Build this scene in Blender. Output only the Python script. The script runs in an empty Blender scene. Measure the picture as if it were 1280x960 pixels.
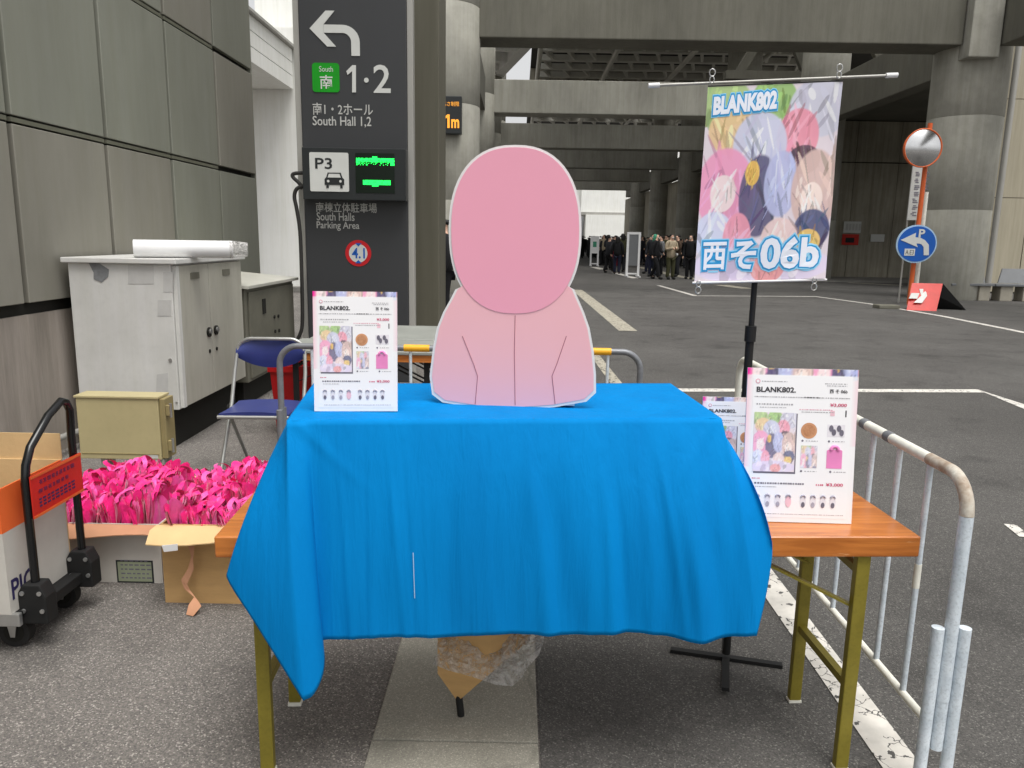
import bpy, bmesh, math, random
from mathutils import Vector, Matrix
random.seed(7)
SC = bpy.context.scene
COL = SC.collection

# ------------------------------------------------------------------ camera
CAM_H, FPX, PITCH, ROLL, YAW = 1.447, 960.0, math.radians(10.74), math.radians(1.0), math.radians(0.3)
_F = Vector((0, math.cos(PITCH), -math.sin(PITCH)))
_R = Vector((1, 0, 0))
_U = _R.cross(_F)
_R, _U = _R * math.cos(ROLL) + _U * math.sin(ROLL), _U * math.cos(ROLL) - _R * math.sin(ROLL)
_Z = Matrix.Rotation(YAW, 3, 'Z')
_F, _R, _U = _Z @ _F, _Z @ _R, _Z @ _U
cd = bpy.data.cameras.new('camera')
cam = bpy.data.objects.new('camera', cd)
COL.objects.link(cam)
m3 = Matrix((_R, _U, -_F)).transposed()
cam.matrix_world = Matrix.Translation((0, 0, CAM_H)) @ m3.to_4x4()
cd.sensor_width = 36
cd.lens = FPX / 1280 * 36
cd.clip_start = 0.05
cd.clip_end = 3000
SC.camera = cam

# ------------------------------------------------------------------ sky, sun, exposure
SUN_EL, SUN_AZ = math.radians(70), math.radians(150)     # azimuth clockwise from +Y: behind the camera, to the right
w = bpy.data.worlds.new('World')
SC.world = w
w.use_nodes = True
wn, wl = w.node_tree.nodes, w.node_tree.links
bg = wn['Background']
sky = wn.new('ShaderNodeTexSky')
sky.sky_type = 'NISHITA'
sky.sun_disc = False
sky.sun_elevation = SUN_EL
sky.sun_rotation = SUN_AZ
sky.air_density = 1.0
sky.dust_density = 4.0
hs = wn.new('ShaderNodeHueSaturation')
hs.inputs['Saturation'].default_value = 0.05
wl.new(sky.outputs[0], hs.inputs['Color'])
wl.new(hs.outputs[0], bg.inputs['Color'])
bg.inputs['Strength'].default_value = 0.15
sd = bpy.data.lights.new('sun', 'SUN')
sd.energy = 1.7
sd.angle = math.radians(35)
sd.color = (1.0, 0.97, 0.92)
sun = bpy.data.objects.new('sun', sd)
COL.objects.link(sun)
sdir = Vector((math.sin(SUN_AZ) * math.cos(SUN_EL), math.cos(SUN_AZ) * math.cos(SUN_EL), math.sin(SUN_EL)))
sun.rotation_euler = sdir.to_track_quat('Z', 'Y').to_euler()
sun.location = (0, 0, 30)
SC.view_settings.view_transform = 'Standard'
SC.view_settings.look = 'None'
SC.view_settings.gamma = 1
SC.view_settings.use_curve_mapping = False
SC.view_settings.exposure = 0.4


# ------------------------------------------------------------------ surveying: the place measured from the photograph
def _ray(x, y):
    return _F + _R * ((x - 640) / FPX) + _U * ((480 - y) / FPX)


O = Vector((0, 0, CAM_H))


def onz(x, y, z=0.0):
    d = _ray(x, y)
    return O + d * ((z - CAM_H) / d.z)


def ony(x, y, Y):
    d = _ray(x, y)
    return O + d * (Y / d.y)


def onx(x, y, X):
    d = _ray(x, y)
    return O + d * (X / d.x)


# ------------------------------------------------------------------ materials
def lin(c):
    return tuple(((v / 255) / 12.92 if v / 255 <= .04045 else (((v / 255) + .055) / 1.055) ** 2.4) for v in c)


MATS = {}


def mat(name, col, rough=0.7, metal=0.0, var=0.15, scale=6.0, bump=0.0, bscale=80.0, col2=None, spots=0.0, stretch=None,
        spec=0.4, srgb=True, sheen=0.0, streak=0.0):
    m = bpy.data.materials.new(name)
    m.use_nodes = True
    n, l = m.node_tree.nodes, m.node_tree.links
    b = n['Principled BSDF']
    b.inputs['Roughness'].default_value = rough
    b.inputs['Metallic'].default_value = metal
    b.inputs['Specular IOR Level'].default_value = spec
    if sheen:
        b.inputs['Sheen Weight'].default_value = sheen
    c = lin(col) if srgb else col
    tc = n.new('ShaderNodeTexCoord')
    mp = n.new('ShaderNodeMapping')
    if stretch:
        mp.inputs['Scale'].default_value = stretch
    l.new(tc.outputs['Object'], mp.inputs['Vector'])
    nz = n.new('ShaderNodeTexNoise')
    nz.inputs['Scale'].default_value = scale
    nz.inputs['Detail'].default_value = 6
    nz.inputs['Roughness'].default_value = 0.6
    l.new(mp.outputs[0], nz.inputs['Vector'])
    cr = n.new('ShaderNodeValToRGB')
    c2 = (lin(col2) if srgb else col2) if col2 else tuple(v * (1 - var) for v in c)
    c1 = c if col2 else tuple(min(1, v * (1 + var * .6)) for v in c)
    cr.color_ramp.elements[0].position = 0.32
    cr.color_ramp.elements[1].position = 0.68
    cr.color_ramp.elements[0].color = (*c2, 1)
    cr.color_ramp.elements[1].color = (*c1, 1)
    l.new(nz.outputs['Fac'], cr.inputs[0])
    out = cr.outputs[0]
    if spots:
        n2 = n.new('ShaderNodeTexNoise')
        n2.inputs['Scale'].default_value = scale * 7
        n2.inputs['Detail'].default_value = 3
        l.new(mp.outputs[0], n2.inputs['Vector'])
        mx = n.new('ShaderNodeMix')
        mx.data_type = 'RGBA'
        mx.blend_type = 'MULTIPLY'
        r2 = n.new('ShaderNodeValToRGB')
        r2.color_ramp.elements[0].position = 0.35
        r2.color_ramp.elements[1].position = 0.5
        r2.color_ramp.elements[0].color = (1 - spots, 1 - spots, 1 - spots, 1)
        l.new(n2.outputs['Fac'], r2.inputs[0])
        mx.inputs[0].default_value = 1
        l.new(out, mx.inputs[6])
        l.new(r2.outputs[0], mx.inputs[7])
        out = mx.outputs[2]
    if streak:
        # rain streaks running down
        ms = n.new('ShaderNodeMapping')
        ms.inputs['Scale'].default_value = (3.2, 3.2, .16)
        l.new(tc.outputs['Object'], ms.inputs[0])
        ns = n.new('ShaderNodeTexNoise')
        ns.inputs['Scale'].default_value = 2.4
        ns.inputs['Detail'].default_value = 9
        ns.inputs['Roughness'].default_value = .7
        l.new(ms.outputs[0], ns.inputs['Vector'])
        rs_ = n.new('ShaderNodeValToRGB')
        rs_.color_ramp.elements[0].position = .36
        rs_.color_ramp.elements[1].position = .58
        v_ = 1 - streak
        rs_.color_ramp.elements[0].color = (v_, v_, v_ * .97, 1)
        l.new(ns.outputs['Fac'], rs_.inputs[0])
        mz = n.new('ShaderNodeMix')
        mz.data_type = 'RGBA'
        mz.blend_type = 'MULTIPLY'
        mz.inputs[0].default_value = 1
        l.new(out, mz.inputs[6])
        l.new(rs_.outputs[0], mz.inputs[7])
        out = mz.outputs[2]
    l.new(out, b.inputs['Base Color'])
    if bump:
        n3 = n.new('ShaderNodeTexNoise')
        n3.inputs['Scale'].default_value = bscale
        n3.inputs['Detail'].default_value = 4
        l.new(mp.outputs[0], n3.inputs['Vector'])
        bp = n.new('ShaderNodeBump')
        bp.inputs['Strength'].default_value = bump
        bp.inputs['Distance'].default_value = 0.01
        l.new(n3.outputs['Fac'], bp.inputs['Height'])
        l.new(bp.outputs[0], b.inputs['Normal'])
    MATS[name] = m
    return m


def mat_ground(name, base, patch, grit, light=0.35, gscale=260, bump=0.5):
    """stone chippings in a dark binder"""
    m = bpy.data.materials.new(name)
    m.use_nodes = True
    n, l = m.node_tree.nodes, m.node_tree.links
    b = n['Principled BSDF']
    b.inputs['Roughness'].default_value = 0.85
    b.inputs['Specular IOR Level'].default_value = 0.3
    tc = n.new('ShaderNodeTexCoord')
    big = n.new('ShaderNodeTexNoise')
    big.inputs['Scale'].default_value = 0.55
    big.inputs['Detail'].default_value = 8
    big.inputs['Roughness'].default_value = 0.62
    l.new(tc.outputs['Object'], big.inputs['Vector'])
    cr = n.new('ShaderNodeValToRGB')
    cr.color_ramp.elements[0].position = 0.36
    cr.color_ramp.elements[1].position = 0.66
    cr.color_ramp.elements[0].color = (*base, 1)
    cr.color_ramp.elements[1].color = (*patch, 1)
    l.new(big.outputs['Fac'], cr.inputs[0])
    vo = n.new('ShaderNodeTexVoronoi')
    vo.inputs['Scale'].default_value = gscale
    l.new(tc.outputs['Object'], vo.inputs['Vector'])
    # a random shade per chipping
    sp = n.new('ShaderNodeSeparateColor')
    l.new(vo.outputs['Color'], sp.inputs[0])
    r2 = n.new('ShaderNodeValToRGB')
    e = r2.color_ramp.elements
    e[0].position = 0.0
    e[0].color = (.45, .45, .45, 1)
    e[1].position = 0.9
    e[1].color = (1.15, 1.13, 1.1, 1)
    x = e.new(0.955)
    x.color = (1 + light * 6, 1 + light * 6, 1 + light * 5.6, 1)
    l.new(sp.outputs[0], r2.inputs[0])
    mx = n.new('ShaderNodeMix')
    mx.data_type = 'RGBA'
    mx.blend_type = 'MULTIPLY'
    mx.inputs[0].default_value = grit
    l.new(cr.outputs[0], mx.inputs[6])
    l.new(r2.outputs[0], mx.inputs[7])
    # oil and tyre stains
    st = n.new('ShaderNodeTexNoise')
    st.inputs['Scale'].default_value = 2.3
    st.inputs['Detail'].default_value = 5
    l.new(tc.outputs['Object'], st.inputs['Vector'])
    r3 = n.new('ShaderNodeValToRGB')
    r3.color_ramp.elements[0].position = 0.30
    r3.color_ramp.elements[1].position = 0.46
    r3.color_ramp.elements[0].color = (.72, .72, .72, 1)
    l.new(st.outputs['Fac'], r3.inputs[0])
    m2 = n.new('ShaderNodeMix')
    m2.data_type = 'RGBA'
    m2.blend_type = 'MULTIPLY'
    m2.inputs[0].default_value = 1
    l.new(mx.outputs[2], m2.inputs[6])
    l.new(r3.outputs[0], m2.inputs[7])
    l.new(m2.outputs[2], b.inputs['Base Color'])
    ck = n.new('ShaderNodeTexVoronoi')
    ck.feature = 'DISTANCE_TO_EDGE'
    ck.inputs['Scale'].default_value = .42
    wv = n.new('ShaderNodeTexNoise')
    wv.inputs['Scale'].default_value = 3.5
    wv.inputs['Detail'].default_value = 8
    l.new(tc.outputs['Object'], wv.inputs['Vector'])
    mv = n.new('ShaderNodeMix')
    mv.data_type = 'VECTOR'
    mv.inputs[0].default_value = .22
    l.new(tc.outputs['Object'], mv.inputs[4])
    l.new(wv.outputs['Color'], mv.inputs[5])
    l.new(mv.outputs[1], ck.inputs['Vector'])
    c3 = n.new('ShaderNodeValToRGB')
    c3.color_ramp.elements[0].position = .0008
    c3.color_ramp.elements[1].position = .003
    c3.color_ramp.elements[0].color = (.8, .8, .8, 1)
    l.new(ck.outputs['Distance'], c3.inputs[0])
    m4 = n.new('ShaderNodeMix')
    m4.data_type = 'RGBA'
    m4.blend_type = 'MULTIPLY'
    m4.inputs[0].default_value = 1
    l.new(m2.outputs[2], m4.inputs[6])
    l.new(c3.outputs[0], m4.inputs[7])
    l.new(m4.outputs[2], b.inputs['Base Color'])
    bp = n.new('ShaderNodeBump')
    bp.inputs['Strength'].default_value = bump
    bp.inputs['Distance'].default_value = 0.004
    l.new(vo.outputs['Distance'], bp.inputs['Height'])
    l.new(bp.outputs[0], b.inputs['Normal'])
    MATS[name] = m
    return m


def mat_paint_line(name, col, wear):
    """road paint, worn through in cracks and patches"""
    m = mat(name, col, rough=0.75, var=0.2, scale=9)
    n, l = m.node_tree.nodes, m.node_tree.links
    b = n['Principled BSDF']
    src = b.inputs['Base Color'].links[0].from_socket
    tc = n.new('ShaderNodeTexCoord')
    v = n.new('ShaderNodeTexVoronoi')
    v.feature = 'DISTANCE_TO_EDGE'
    v.inputs['Scale'].default_value = 16
    nz = n.new('ShaderNodeTexNoise')
    nz.inputs['Scale'].default_value = 26
    nz.inputs['Detail'].default_value = 6
    l.new(tc.outputs['Object'], nz.inputs['Vector'])
    mxv = n.new('ShaderNodeMix')
    mxv.data_type = 'VECTOR'
    mxv.inputs[0].default_value = 0.06
    l.new(tc.outputs['Object'], mxv.inputs[4])
    l.new(nz.outputs['Color'], mxv.inputs[5])
    l.new(mxv.outputs[1], v.inputs['Vector'])
    r1 = n.new('ShaderNodeMath')
    r1.operation = 'LESS_THAN'
    r1.inputs[1].default_value = 0.022
    l.new(v.outputs['Distance'], r1.inputs[0])
    r2 = n.new('ShaderNodeMath')
    r2.operation = 'LESS_THAN'
    r2.inputs[1].default_value = wear
    l.new(nz.outputs['Fac'], r2.inputs[0])
    n4 = n.new('ShaderNodeTexNoise')
    n4.inputs['Scale'].default_value = 4
    l.new(tc.outputs['Object'], n4.inputs['Vector'])
    r4 = n.new('ShaderNodeMath')
    r4.operation = 'GREATER_THAN'
    r4.inputs[1].default_value = 0.47
    l.new(n4.outputs['Fac'], r4.inputs[0])
    r5 = n.new('ShaderNodeMath')
    r5.operation = 'MULTIPLY'
    l.new(r1.outputs[0], r5.inputs[0])
    l.new(r4.outputs[0], r5.inputs[1])
    ad = n.new('ShaderNodeMath')
    ad.operation = 'MAXIMUM'
    l.new(r5.outputs[0], ad.inputs[0])
    l.new(r2.outputs[0], ad.inputs[1])
    mx = n.new('ShaderNodeMix')
    mx.data_type = 'RGBA'
    l.new(ad.outputs[0], mx.inputs[0])
    l.new(src, mx.inputs[6])
    mx.inputs[7].default_value = (.075, .072, .068, 1)
    l.new(mx.outputs[2], b.inputs['Base Color'])
    return m


def mat_emit(name, col, s):
    m = bpy.data.materials.new(name)
    m.use_nodes = True
    b = m.node_tree.nodes['Principled BSDF']
    b.inputs['Base Color'].default_value = (*lin(col), 1)
    b.inputs['Emission Color'].default_value = (*lin(col), 1)
    b.inputs['Emission Strength'].default_value = s
    return m


def mat_attr(name, rough=0.5):
    """printed colours carried by the sheet's own colour layer"""
    m = bpy.data.materials.new(name)
    m.use_nodes = True
    n, l = m.node_tree.nodes, m.node_tree.links
    b = n['Principled BSDF']
    b.inputs['Roughness'].default_value = rough
    a = n.new('ShaderNodeVertexColor')
    a.layer_name = 'print'
    l.new(a.outputs[0], b.inputs['Base Color'])
    return m


ASPH = mat_ground('asphalt', (.155, .144, .134), (.215, .201, .188), 0.85, 0.2, 230, 0.6)
ASPH_SHADED = mat_ground('asphalt_shaded', (.078, .075, .071), (.108, .104, .099), 0.75, 0.2, 230, 0.5)  # same asphalt, darkened to paint in the shade over the road
GUTTER = mat_ground('gutter_concrete', (.26, .25, .21), (.34, .325, .28), 0.45, 0.15, 330, 0.25)
PAVE = mat_ground('paving', (.20, .195, .18), (.27, .26, .24), 0.4, 0.1, 120, 0.3)
PAINTW = mat_paint_line('road_paint_white', (206, 202, 194), 0.36)
PAINTG = mat_paint_line('road_paint_grey', (168, 162, 146), 0.40)
CONC = mat('concrete', (160, 158, 148), rough=0.85, var=0.22, scale=0.9, bump=0.25, bscale=35, spots=0.05, streak=0.14)
CONCB_LIT = mat('beam_concrete_lit', (164, 162, 152), rough=0.85, var=0.2, scale=0.7, bump=0.2, bscale=30, spots=0.05, stretch=(1, 1, .5), streak=0.14)  # beam concrete made paler to paint in daylight on the farther beams
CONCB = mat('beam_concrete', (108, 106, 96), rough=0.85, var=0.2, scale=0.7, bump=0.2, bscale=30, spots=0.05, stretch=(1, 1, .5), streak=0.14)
CONCD = mat('dark_concrete', (166, 160, 144), rough=0.9, var=0.25, scale=0.5, bump=0.2, bscale=20, streak=0.3)
COLM = mat('column_steel', (96, 93, 80), rough=0.6, var=0.1, scale=1.2, stretch=(1, 1, .3), streak=0.15)
PANEL = mat('wall_panel_paint', (136, 137, 126), rough=0.5, var=0.12, scale=0.8, bump=0.08, bscale=14, spots=0.03, stretch=(1.5, 1.5, .6), streak=0.06)
PANEL2 = mat('wall_panel_paint_warm', (139, 136, 126), rough=0.52, var=0.12, scale=0.9, bump=0.08, bscale=14, spots=0.03, stretch=(1.5, 1.5, .6), streak=0.07)
JOINT = mat('joint_dark', (28, 27, 22), rough=0.9)
TRIM = mat('joint_trim', (104, 104, 90), rough=0.6)
BASEW = mat('lower_wall', (158, 149, 140), rough=0.85, var=0.22, scale=2.2, bump=0.3, bscale=45, spots=0.05, stretch=(1, 2.2, .35), streak=0.25)
WHITEB = mat('white_cladding', (236, 236, 232), rough=0.5, var=0.05, scale=0.8, streak=0.08)
RBLD = mat('beige_cladding', (176, 168, 148), rough=0.6, var=0.12, scale=0.5, stretch=(1, 1, .3), streak=0.15)
CABW = mat('cabinet_white', (212, 211, 208), rough=0.42, var=0.07, scale=3, spots=0.03, bump=0.03, bscale=10, streak=0.07)
CABS = mat('cabinet_door', (178, 175, 164), rough=0.42, var=0.12, scale=2.5, spots=0.04, stretch=(1, 1, .4), streak=0.12)
CABG = mat('cabinet_grey', (112, 110, 98), rough=0.5, var=0.15, scale=3, spots=0.05)
CABGT = mat('cabinet_grey_top', (188, 186, 176), rough=0.35, var=0.1, scale=3)
BEIGE = mat('beige_enamel', (186, 174, 132), rough=0.45, var=0.07, scale=4, spots=0.03)
BEIGED = mat('beige_enamel_end', (150, 136, 96), rough=0.5, var=0.12, scale=4)
TAPE = mat('duct_tape', (128, 130, 132), rough=0.35, var=0.2, scale=30)
FADED = mat('faded_patch', (192, 191, 188), rough=0.5, var=0.08, scale=12)
PAPER = mat('white_paper', (226, 226, 226), rough=0.5, var=0.02, scale=3)
KARTON = mat('cardboard', (196, 158, 106), rough=0.85, var=0.12, scale=5, bump=0.1, bscale=60, stretch=(1, 1, 4))
KARTONL = mat('cardboard_light', (216, 184, 134), rough=0.85, var=0.1, scale=5, bump=0.1, bscale=60)
KARTONR = mat('cardboard_reddish', (190, 140, 108), rough=0.85, var=0.1, scale=5)
KWHITE = mat('carton_white', (196, 192, 184), rough=0.6, var=0.08, scale=4, spots=0.02)
KORANGE = mat('carton_orange_print', (236, 108, 52), rough=0.45, var=0.1, scale=3)
RED = mat('red_print', (196, 40, 28), rough=0.4, var=0.12, scale=5)
REDP = mat('red_plastic', (168, 14, 18), rough=0.4, var=0.15, scale=4)
NAVYP = mat('navy_print', (46, 40, 84), rough=0.5)
BLACK = mat('black_enamel', (18, 18, 19), rough=0.22, var=0.2, scale=9, spec=0.5)
BLACKM = mat('black_matt', (22, 22, 22), rough=0.65, var=0.2, scale=9)
RUBBER = mat('rubber', (34, 33, 32), rough=0.8)
STEEL = mat('bright_steel', (190, 190, 188), rough=0.3, metal=0.8, var=0.1, scale=20)
ALU = mat('chair_tube', (176, 176, 172), rough=0.32, metal=0.6, var=0.1, scale=12)
NAVY = mat('blue_vinyl', (48, 58, 118), rough=0.4, var=0.15, scale=5, bump=0.05, bscale=20)
GALV = mat('galvanised_pale', (216, 224, 230), rough=0.5, metal=0.0, var=0.16, scale=22, spots=0.16, bump=0.1, bscale=120, col2=(192, 202, 210))
GALVG = mat('galvanised_grey', (132, 134, 138), rough=0.45, metal=0.3, var=0.2, scale=14, spots=0.08)
RUSTY = mat('rusty_tube', (206, 202, 190), rough=0.7, var=0.5, scale=16, col2=(138, 112, 88), spots=0.12)
CREAM = mat('cream_sleeve', (232, 230, 218), rough=0.5, var=0.12, scale=14)
YELLOW = mat('yellow_sleeve', (240, 176, 40), rough=0.45, var=0.12, scale=14)
SIGNB = mat('sign_charcoal', (58, 59, 61), rough=0.5, var=0.06, scale=1.0)
SIGNB2 = mat('sign_box_black', (40, 43, 44), rough=0.4, var=0.08, scale=2)
SIGNW = mat('sign_white', (205, 206, 202), rough=0.5, var=0.04, scale=4)
SIGNG = mat('sign_green', (12, 148, 22), rough=0.45, var=0.08, scale=4)
TXTG = mat('sign_text_grey', (186, 186, 182), rough=0.5, var=0.05)
POSTG = mat('post_grey', (168, 166, 160), rough=0.4, var=0.12, scale=3, metal=0.2, stretch=(1, 1, .2))
LED = mat_emit('led_green', (30, 255, 90), 2.2)
LEDA = mat_emit('led_amber', (240, 160, 50), .6)
LEDBG = mat('led_backing', (4, 22, 8), rough=0.3)
CABLE = mat('cable', (44, 42, 40), rough=0.6)
REDR = mat('sign_red_ring', (198, 30, 38), rough=0.4, var=0.08)
BLUES = mat('sign_blue', (20, 88, 176), rough=0.35, var=0.06, scale=3)
PALEB = mat('sign_pale_rim', (170, 200, 226), rough=0.4)
ORANGE = mat('orange_pole', (214, 100, 48), rough=0.4, var=0.12, scale=4)
MIRROR = mat('mirror_glass', (215, 215, 215), rough=0.22, metal=1.0, var=0.05)
WOOD = None
OLIVE = mat('olive_gold_steel', (140, 128, 50), rough=0.42, metal=0.25, var=0.14, scale=14, spots=0.08)
GREYTOP = mat('grey_laminate', (150, 152, 146), rough=0.45, var=0.14, scale=3, spots=0.04)
BENCHM = mat('bench_grey', (112, 114, 116), rough=0.4, var=0.1, scale=3)
BENCHC = mat('bench_concrete', (166, 160, 146), rough=0.8, var=0.12, scale=4)
PINKH = mat('standee_pink', (238, 164, 186), rough=0.4, var=0.02, scale=2)
PINKJ = mat('standee_salmon', (240, 184, 192), rough=0.4, var=0.02, scale=2)
PINKL2 = mat('standee_seam', (176, 116, 128), rough=0.4)
PINK1 = mat('pink_bag_fabric', (240, 26, 130), rough=0.5, var=0.22, scale=14, bump=0.3, bscale=90, sheen=0.3)
PINK2 = mat('pink_bag_fabric_light', (248, 84, 170), rough=0.5, var=0.2, scale=14, bump=0.3, bscale=90, sheen=0.3)
ROOFD = mat('roof_dark', (44, 42, 38), rough=0.9)
SLAT = mat('roof_slat', (196, 194, 184), rough=0.6, var=0.12, scale=1)
DARKG = mat('dark_glass', (20, 21, 22), rough=0.15)
SKIN = mat('skin', (214, 172, 148), rough=0.6, var=0.05)
HAIRD = mat('dark_hair', (22, 19, 18), rough=0.6)
CL = {'black': mat('black_cloth', (20, 20, 23), rough=0.9, var=0.2, scale=10),
      'charcoal': mat('charcoal_cloth', (40, 41, 46), rough=0.9, var=0.2, scale=10),
      'navy': mat('navy_cloth', (28, 32, 52), rough=0.9, var=0.2, scale=10),
      'beige': mat('beige_cloth', (172, 158, 134), rough=0.9, var=0.15, scale=10),
      'olive': mat('olive_cloth', (66, 66, 42), rough=0.9, var=0.15, scale=10),
      'red': mat('red_cloth', (150, 24, 44), rough=0.9, var=0.15, scale=10),
      'brown': mat('brown_cloth', (78, 62, 50), rough=0.9, var=0.15, scale=10),
      'white': mat('white_cloth', (210, 210, 208), rough=0.9, var=0.08, scale=10),
      'green': mat('green_hair', (70, 150, 120), rough=0.8, var=0.15, scale=10),
      'grey': mat('grey_cloth', (110, 112, 114), rough=0.9, var=0.15, scale=10)}


def mat_wood():
    m = bpy.data.materials.new('varnished_wood')
    m.use_nodes = True
    n, l = m.node_tree.nodes, m.node_tree.links
    b = n['Principled BSDF']
    b.inputs['Roughness'].default_value = 0.28
    b.inputs['Coat Weight'].default_value = 0.25
    b.inputs['Coat Roughness'].default_value = 0.2
    tc = n.new('ShaderNodeTexCoord')
    mp = n.new('ShaderNodeMapping')
    mp.inputs['Scale'].default_value = (1.2, 14, 14)
    l.new(tc.outputs['Object'], mp.inputs[0])
    nz = n.new('ShaderNodeTexNoise')
    nz.inputs['Scale'].default_value = 3.0
    nz.inputs['Detail'].default_value = 8
    nz.inputs['Distortion'].default_value = 1.2
    l.new(mp.outputs[0], nz.inputs['Vector'])
    cr = n.new('ShaderNodeValToRGB')
    e = cr.color_ramp.elements
    e[0].position = 0.3
    e[0].color = (*lin((164, 92, 34)), 1)
    e[1].position = 0.75
    e[1].color = (*lin((214, 132, 60)), 1)
    l.new(nz.outputs['Fac'], cr.inputs[0])
    # scratches and scuffs
    n2 = n.new('ShaderNodeTexNoise')
    n2.inputs['Scale'].default_value = 9
    n2.inputs['Detail'].default_value = 10
    n2.inputs['Roughness'].default_value = 0.75
    mp2 = n.new('ShaderNodeMapping')
    mp2.inputs['Scale'].default_value = (.6, 3, 6)
    mp2.inputs['Rotation'].default_value = (0, 0, .7)
    l.new(tc.outputs['Object'], mp2.inputs[0])
    l.new(mp2.outputs[0], n2.inputs['Vector'])
    r2 = n.new('ShaderNodeValToRGB')
    r2.color_ramp.elements[0].position = 0.64
    r2.color_ramp.elements[1].position = 0.72
    r2.color_ramp.elements[0].color = (0, 0, 0, 1)
    r2.color_ramp.elements[1].color = (.6, .6, .6, 1)
    l.new(n2.outputs['Fac'], r2.inputs[0])
    mx = n.new('ShaderNodeMix')
    mx.data_type = 'RGBA'
    l.new(r2.outputs[0], mx.inputs[0])
    l.new(cr.outputs[0], mx.inputs[6])
    mx.inputs[7].default_value = (*lin((232, 188, 140)), 1)
    l.new(mx.outputs[2], b.inputs['Base Color'])
    return m


WOOD = mat_wood()


def mat_cloth():
    m = bpy.data.materials.new('blue_tablecloth_fabric')
    m.use_nodes = True
    n, l = m.node_tree.nodes, m.node_tree.links
    b = n['Principled BSDF']
    b.inputs['Roughness'].default_value = 0.75
    b.inputs['Specular IOR Level'].default_value = 0.08
    tc = n.new('ShaderNodeTexCoord')
    mp = n.new('ShaderNodeMapping')
    mp.inputs['Scale'].default_value = (5, 5, .7)
    l.new(tc.outputs['Object'], mp.inputs[0])
    nz = n.new('ShaderNodeTexNoise')
    nz.inputs['Scale'].default_value = 1.6
    nz.inputs['Detail'].default_value = 5
    l.new(mp.outputs[0], nz.inputs['Vector'])
    cr = n.new('ShaderNodeValToRGB')
    cr.color_ramp.elements[0].position = .3
    cr.color_ramp.elements[1].position = .7
    cr.color_ramp.elements[0].color = (*lin((0, 118, 186)), 1)
    cr.color_ramp.elements[1].color = (*lin((0, 126, 196)), 1)
    l.new(nz.outputs['Fac'], cr.inputs[0])
    l.new(cr.outputs[0], b.inputs['Base Color'])
    # weave + soft creases
    wv = n.new('ShaderNodeTexNoise')
    wv.inputs['Scale'].default_value = 900
    l.new(tc.outputs['Object'], wv.inputs['Vector'])
    mp2 = n.new('ShaderNodeMapping')
    mp2.inputs['Scale'].default_value = (22, 22, 2.0)
    l.new(tc.outputs['Object'], mp2.inputs[0])
    n2 = n.new('ShaderNodeTexNoise')
    n2.inputs['Scale'].default_value = 1.5
    n2.inputs['Detail'].default_value = 5
    n2.inputs['Distortion'].default_value = .4
    l.new(mp2.outputs[0], n2.inputs['Vector'])
    b1 = n.new('ShaderNodeBump')
    b1.inputs['Strength'].default_value = .35
    b1.inputs['Distance'].default_value = .012
    l.new(n2.outputs['Fac'], b1.inputs['Height'])
    b2 = n.new('ShaderNodeBump')
    b2.inputs['Strength'].default_value = .12
    b2.inputs['Distance'].default_value = .001
    l.new(wv.outputs['Fac'], b2.inputs['Height'])
    l.new(b1.outputs[0], b2.inputs['Normal'])
    l.new(b2.outputs[0], b.inputs['Normal'])
    return m


CLOTH = mat_cloth()


def mat_plastic_film():
    m = bpy.data.materials.new('clear_film')
    m.use_nodes = True
    n, l = m.node_tree.nodes, m.node_tree.links
    b = n['Principled BSDF']
    b.inputs['Base Color'].default_value = (.95, .93, .9, 1)
    b.inputs['Roughness'].default_value = 0.18
    b.inputs['Specular IOR Level'].default_value = 0.8
    tc = n.new('ShaderNodeTexCoord')
    nz = n.new('ShaderNodeTexNoise')
    nz.inputs['Scale'].default_value = 22
    nz.inputs['Detail'].default_value = 8
    nz.inputs['Roughness'].default_value = .7
    nz.inputs['Distortion'].default_value = 2
    l.new(tc.outputs['Object'], nz.inputs['Vector'])
    bp = n.new('ShaderNodeBump')
    bp.inputs['Strength'].default_value = 1
    bp.inputs['Distance'].default_value = .03
    l.new(nz.outputs['Fac'], bp.inputs['Height'])
    l.new(bp.outputs[0], b.inputs['Normal'])
    r = n.new('ShaderNodeValToRGB')
    r.color_ramp.elements[0].position = .42
    r.color_ramp.elements[1].position = .66
    r.color_ramp.elements[0].color = (.22, .22, .22, 1)
    r.color_ramp.elements[1].color = (.8, .8, .8, 1)
    l.new(nz.outputs['Fac'], r.inputs[0])
    l.new(r.outputs[0], b.inputs['Alpha'])
    return m


FILM = mat_plastic_film()
PRINT = mat_attr('printed_sheet', 0.45)


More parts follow.
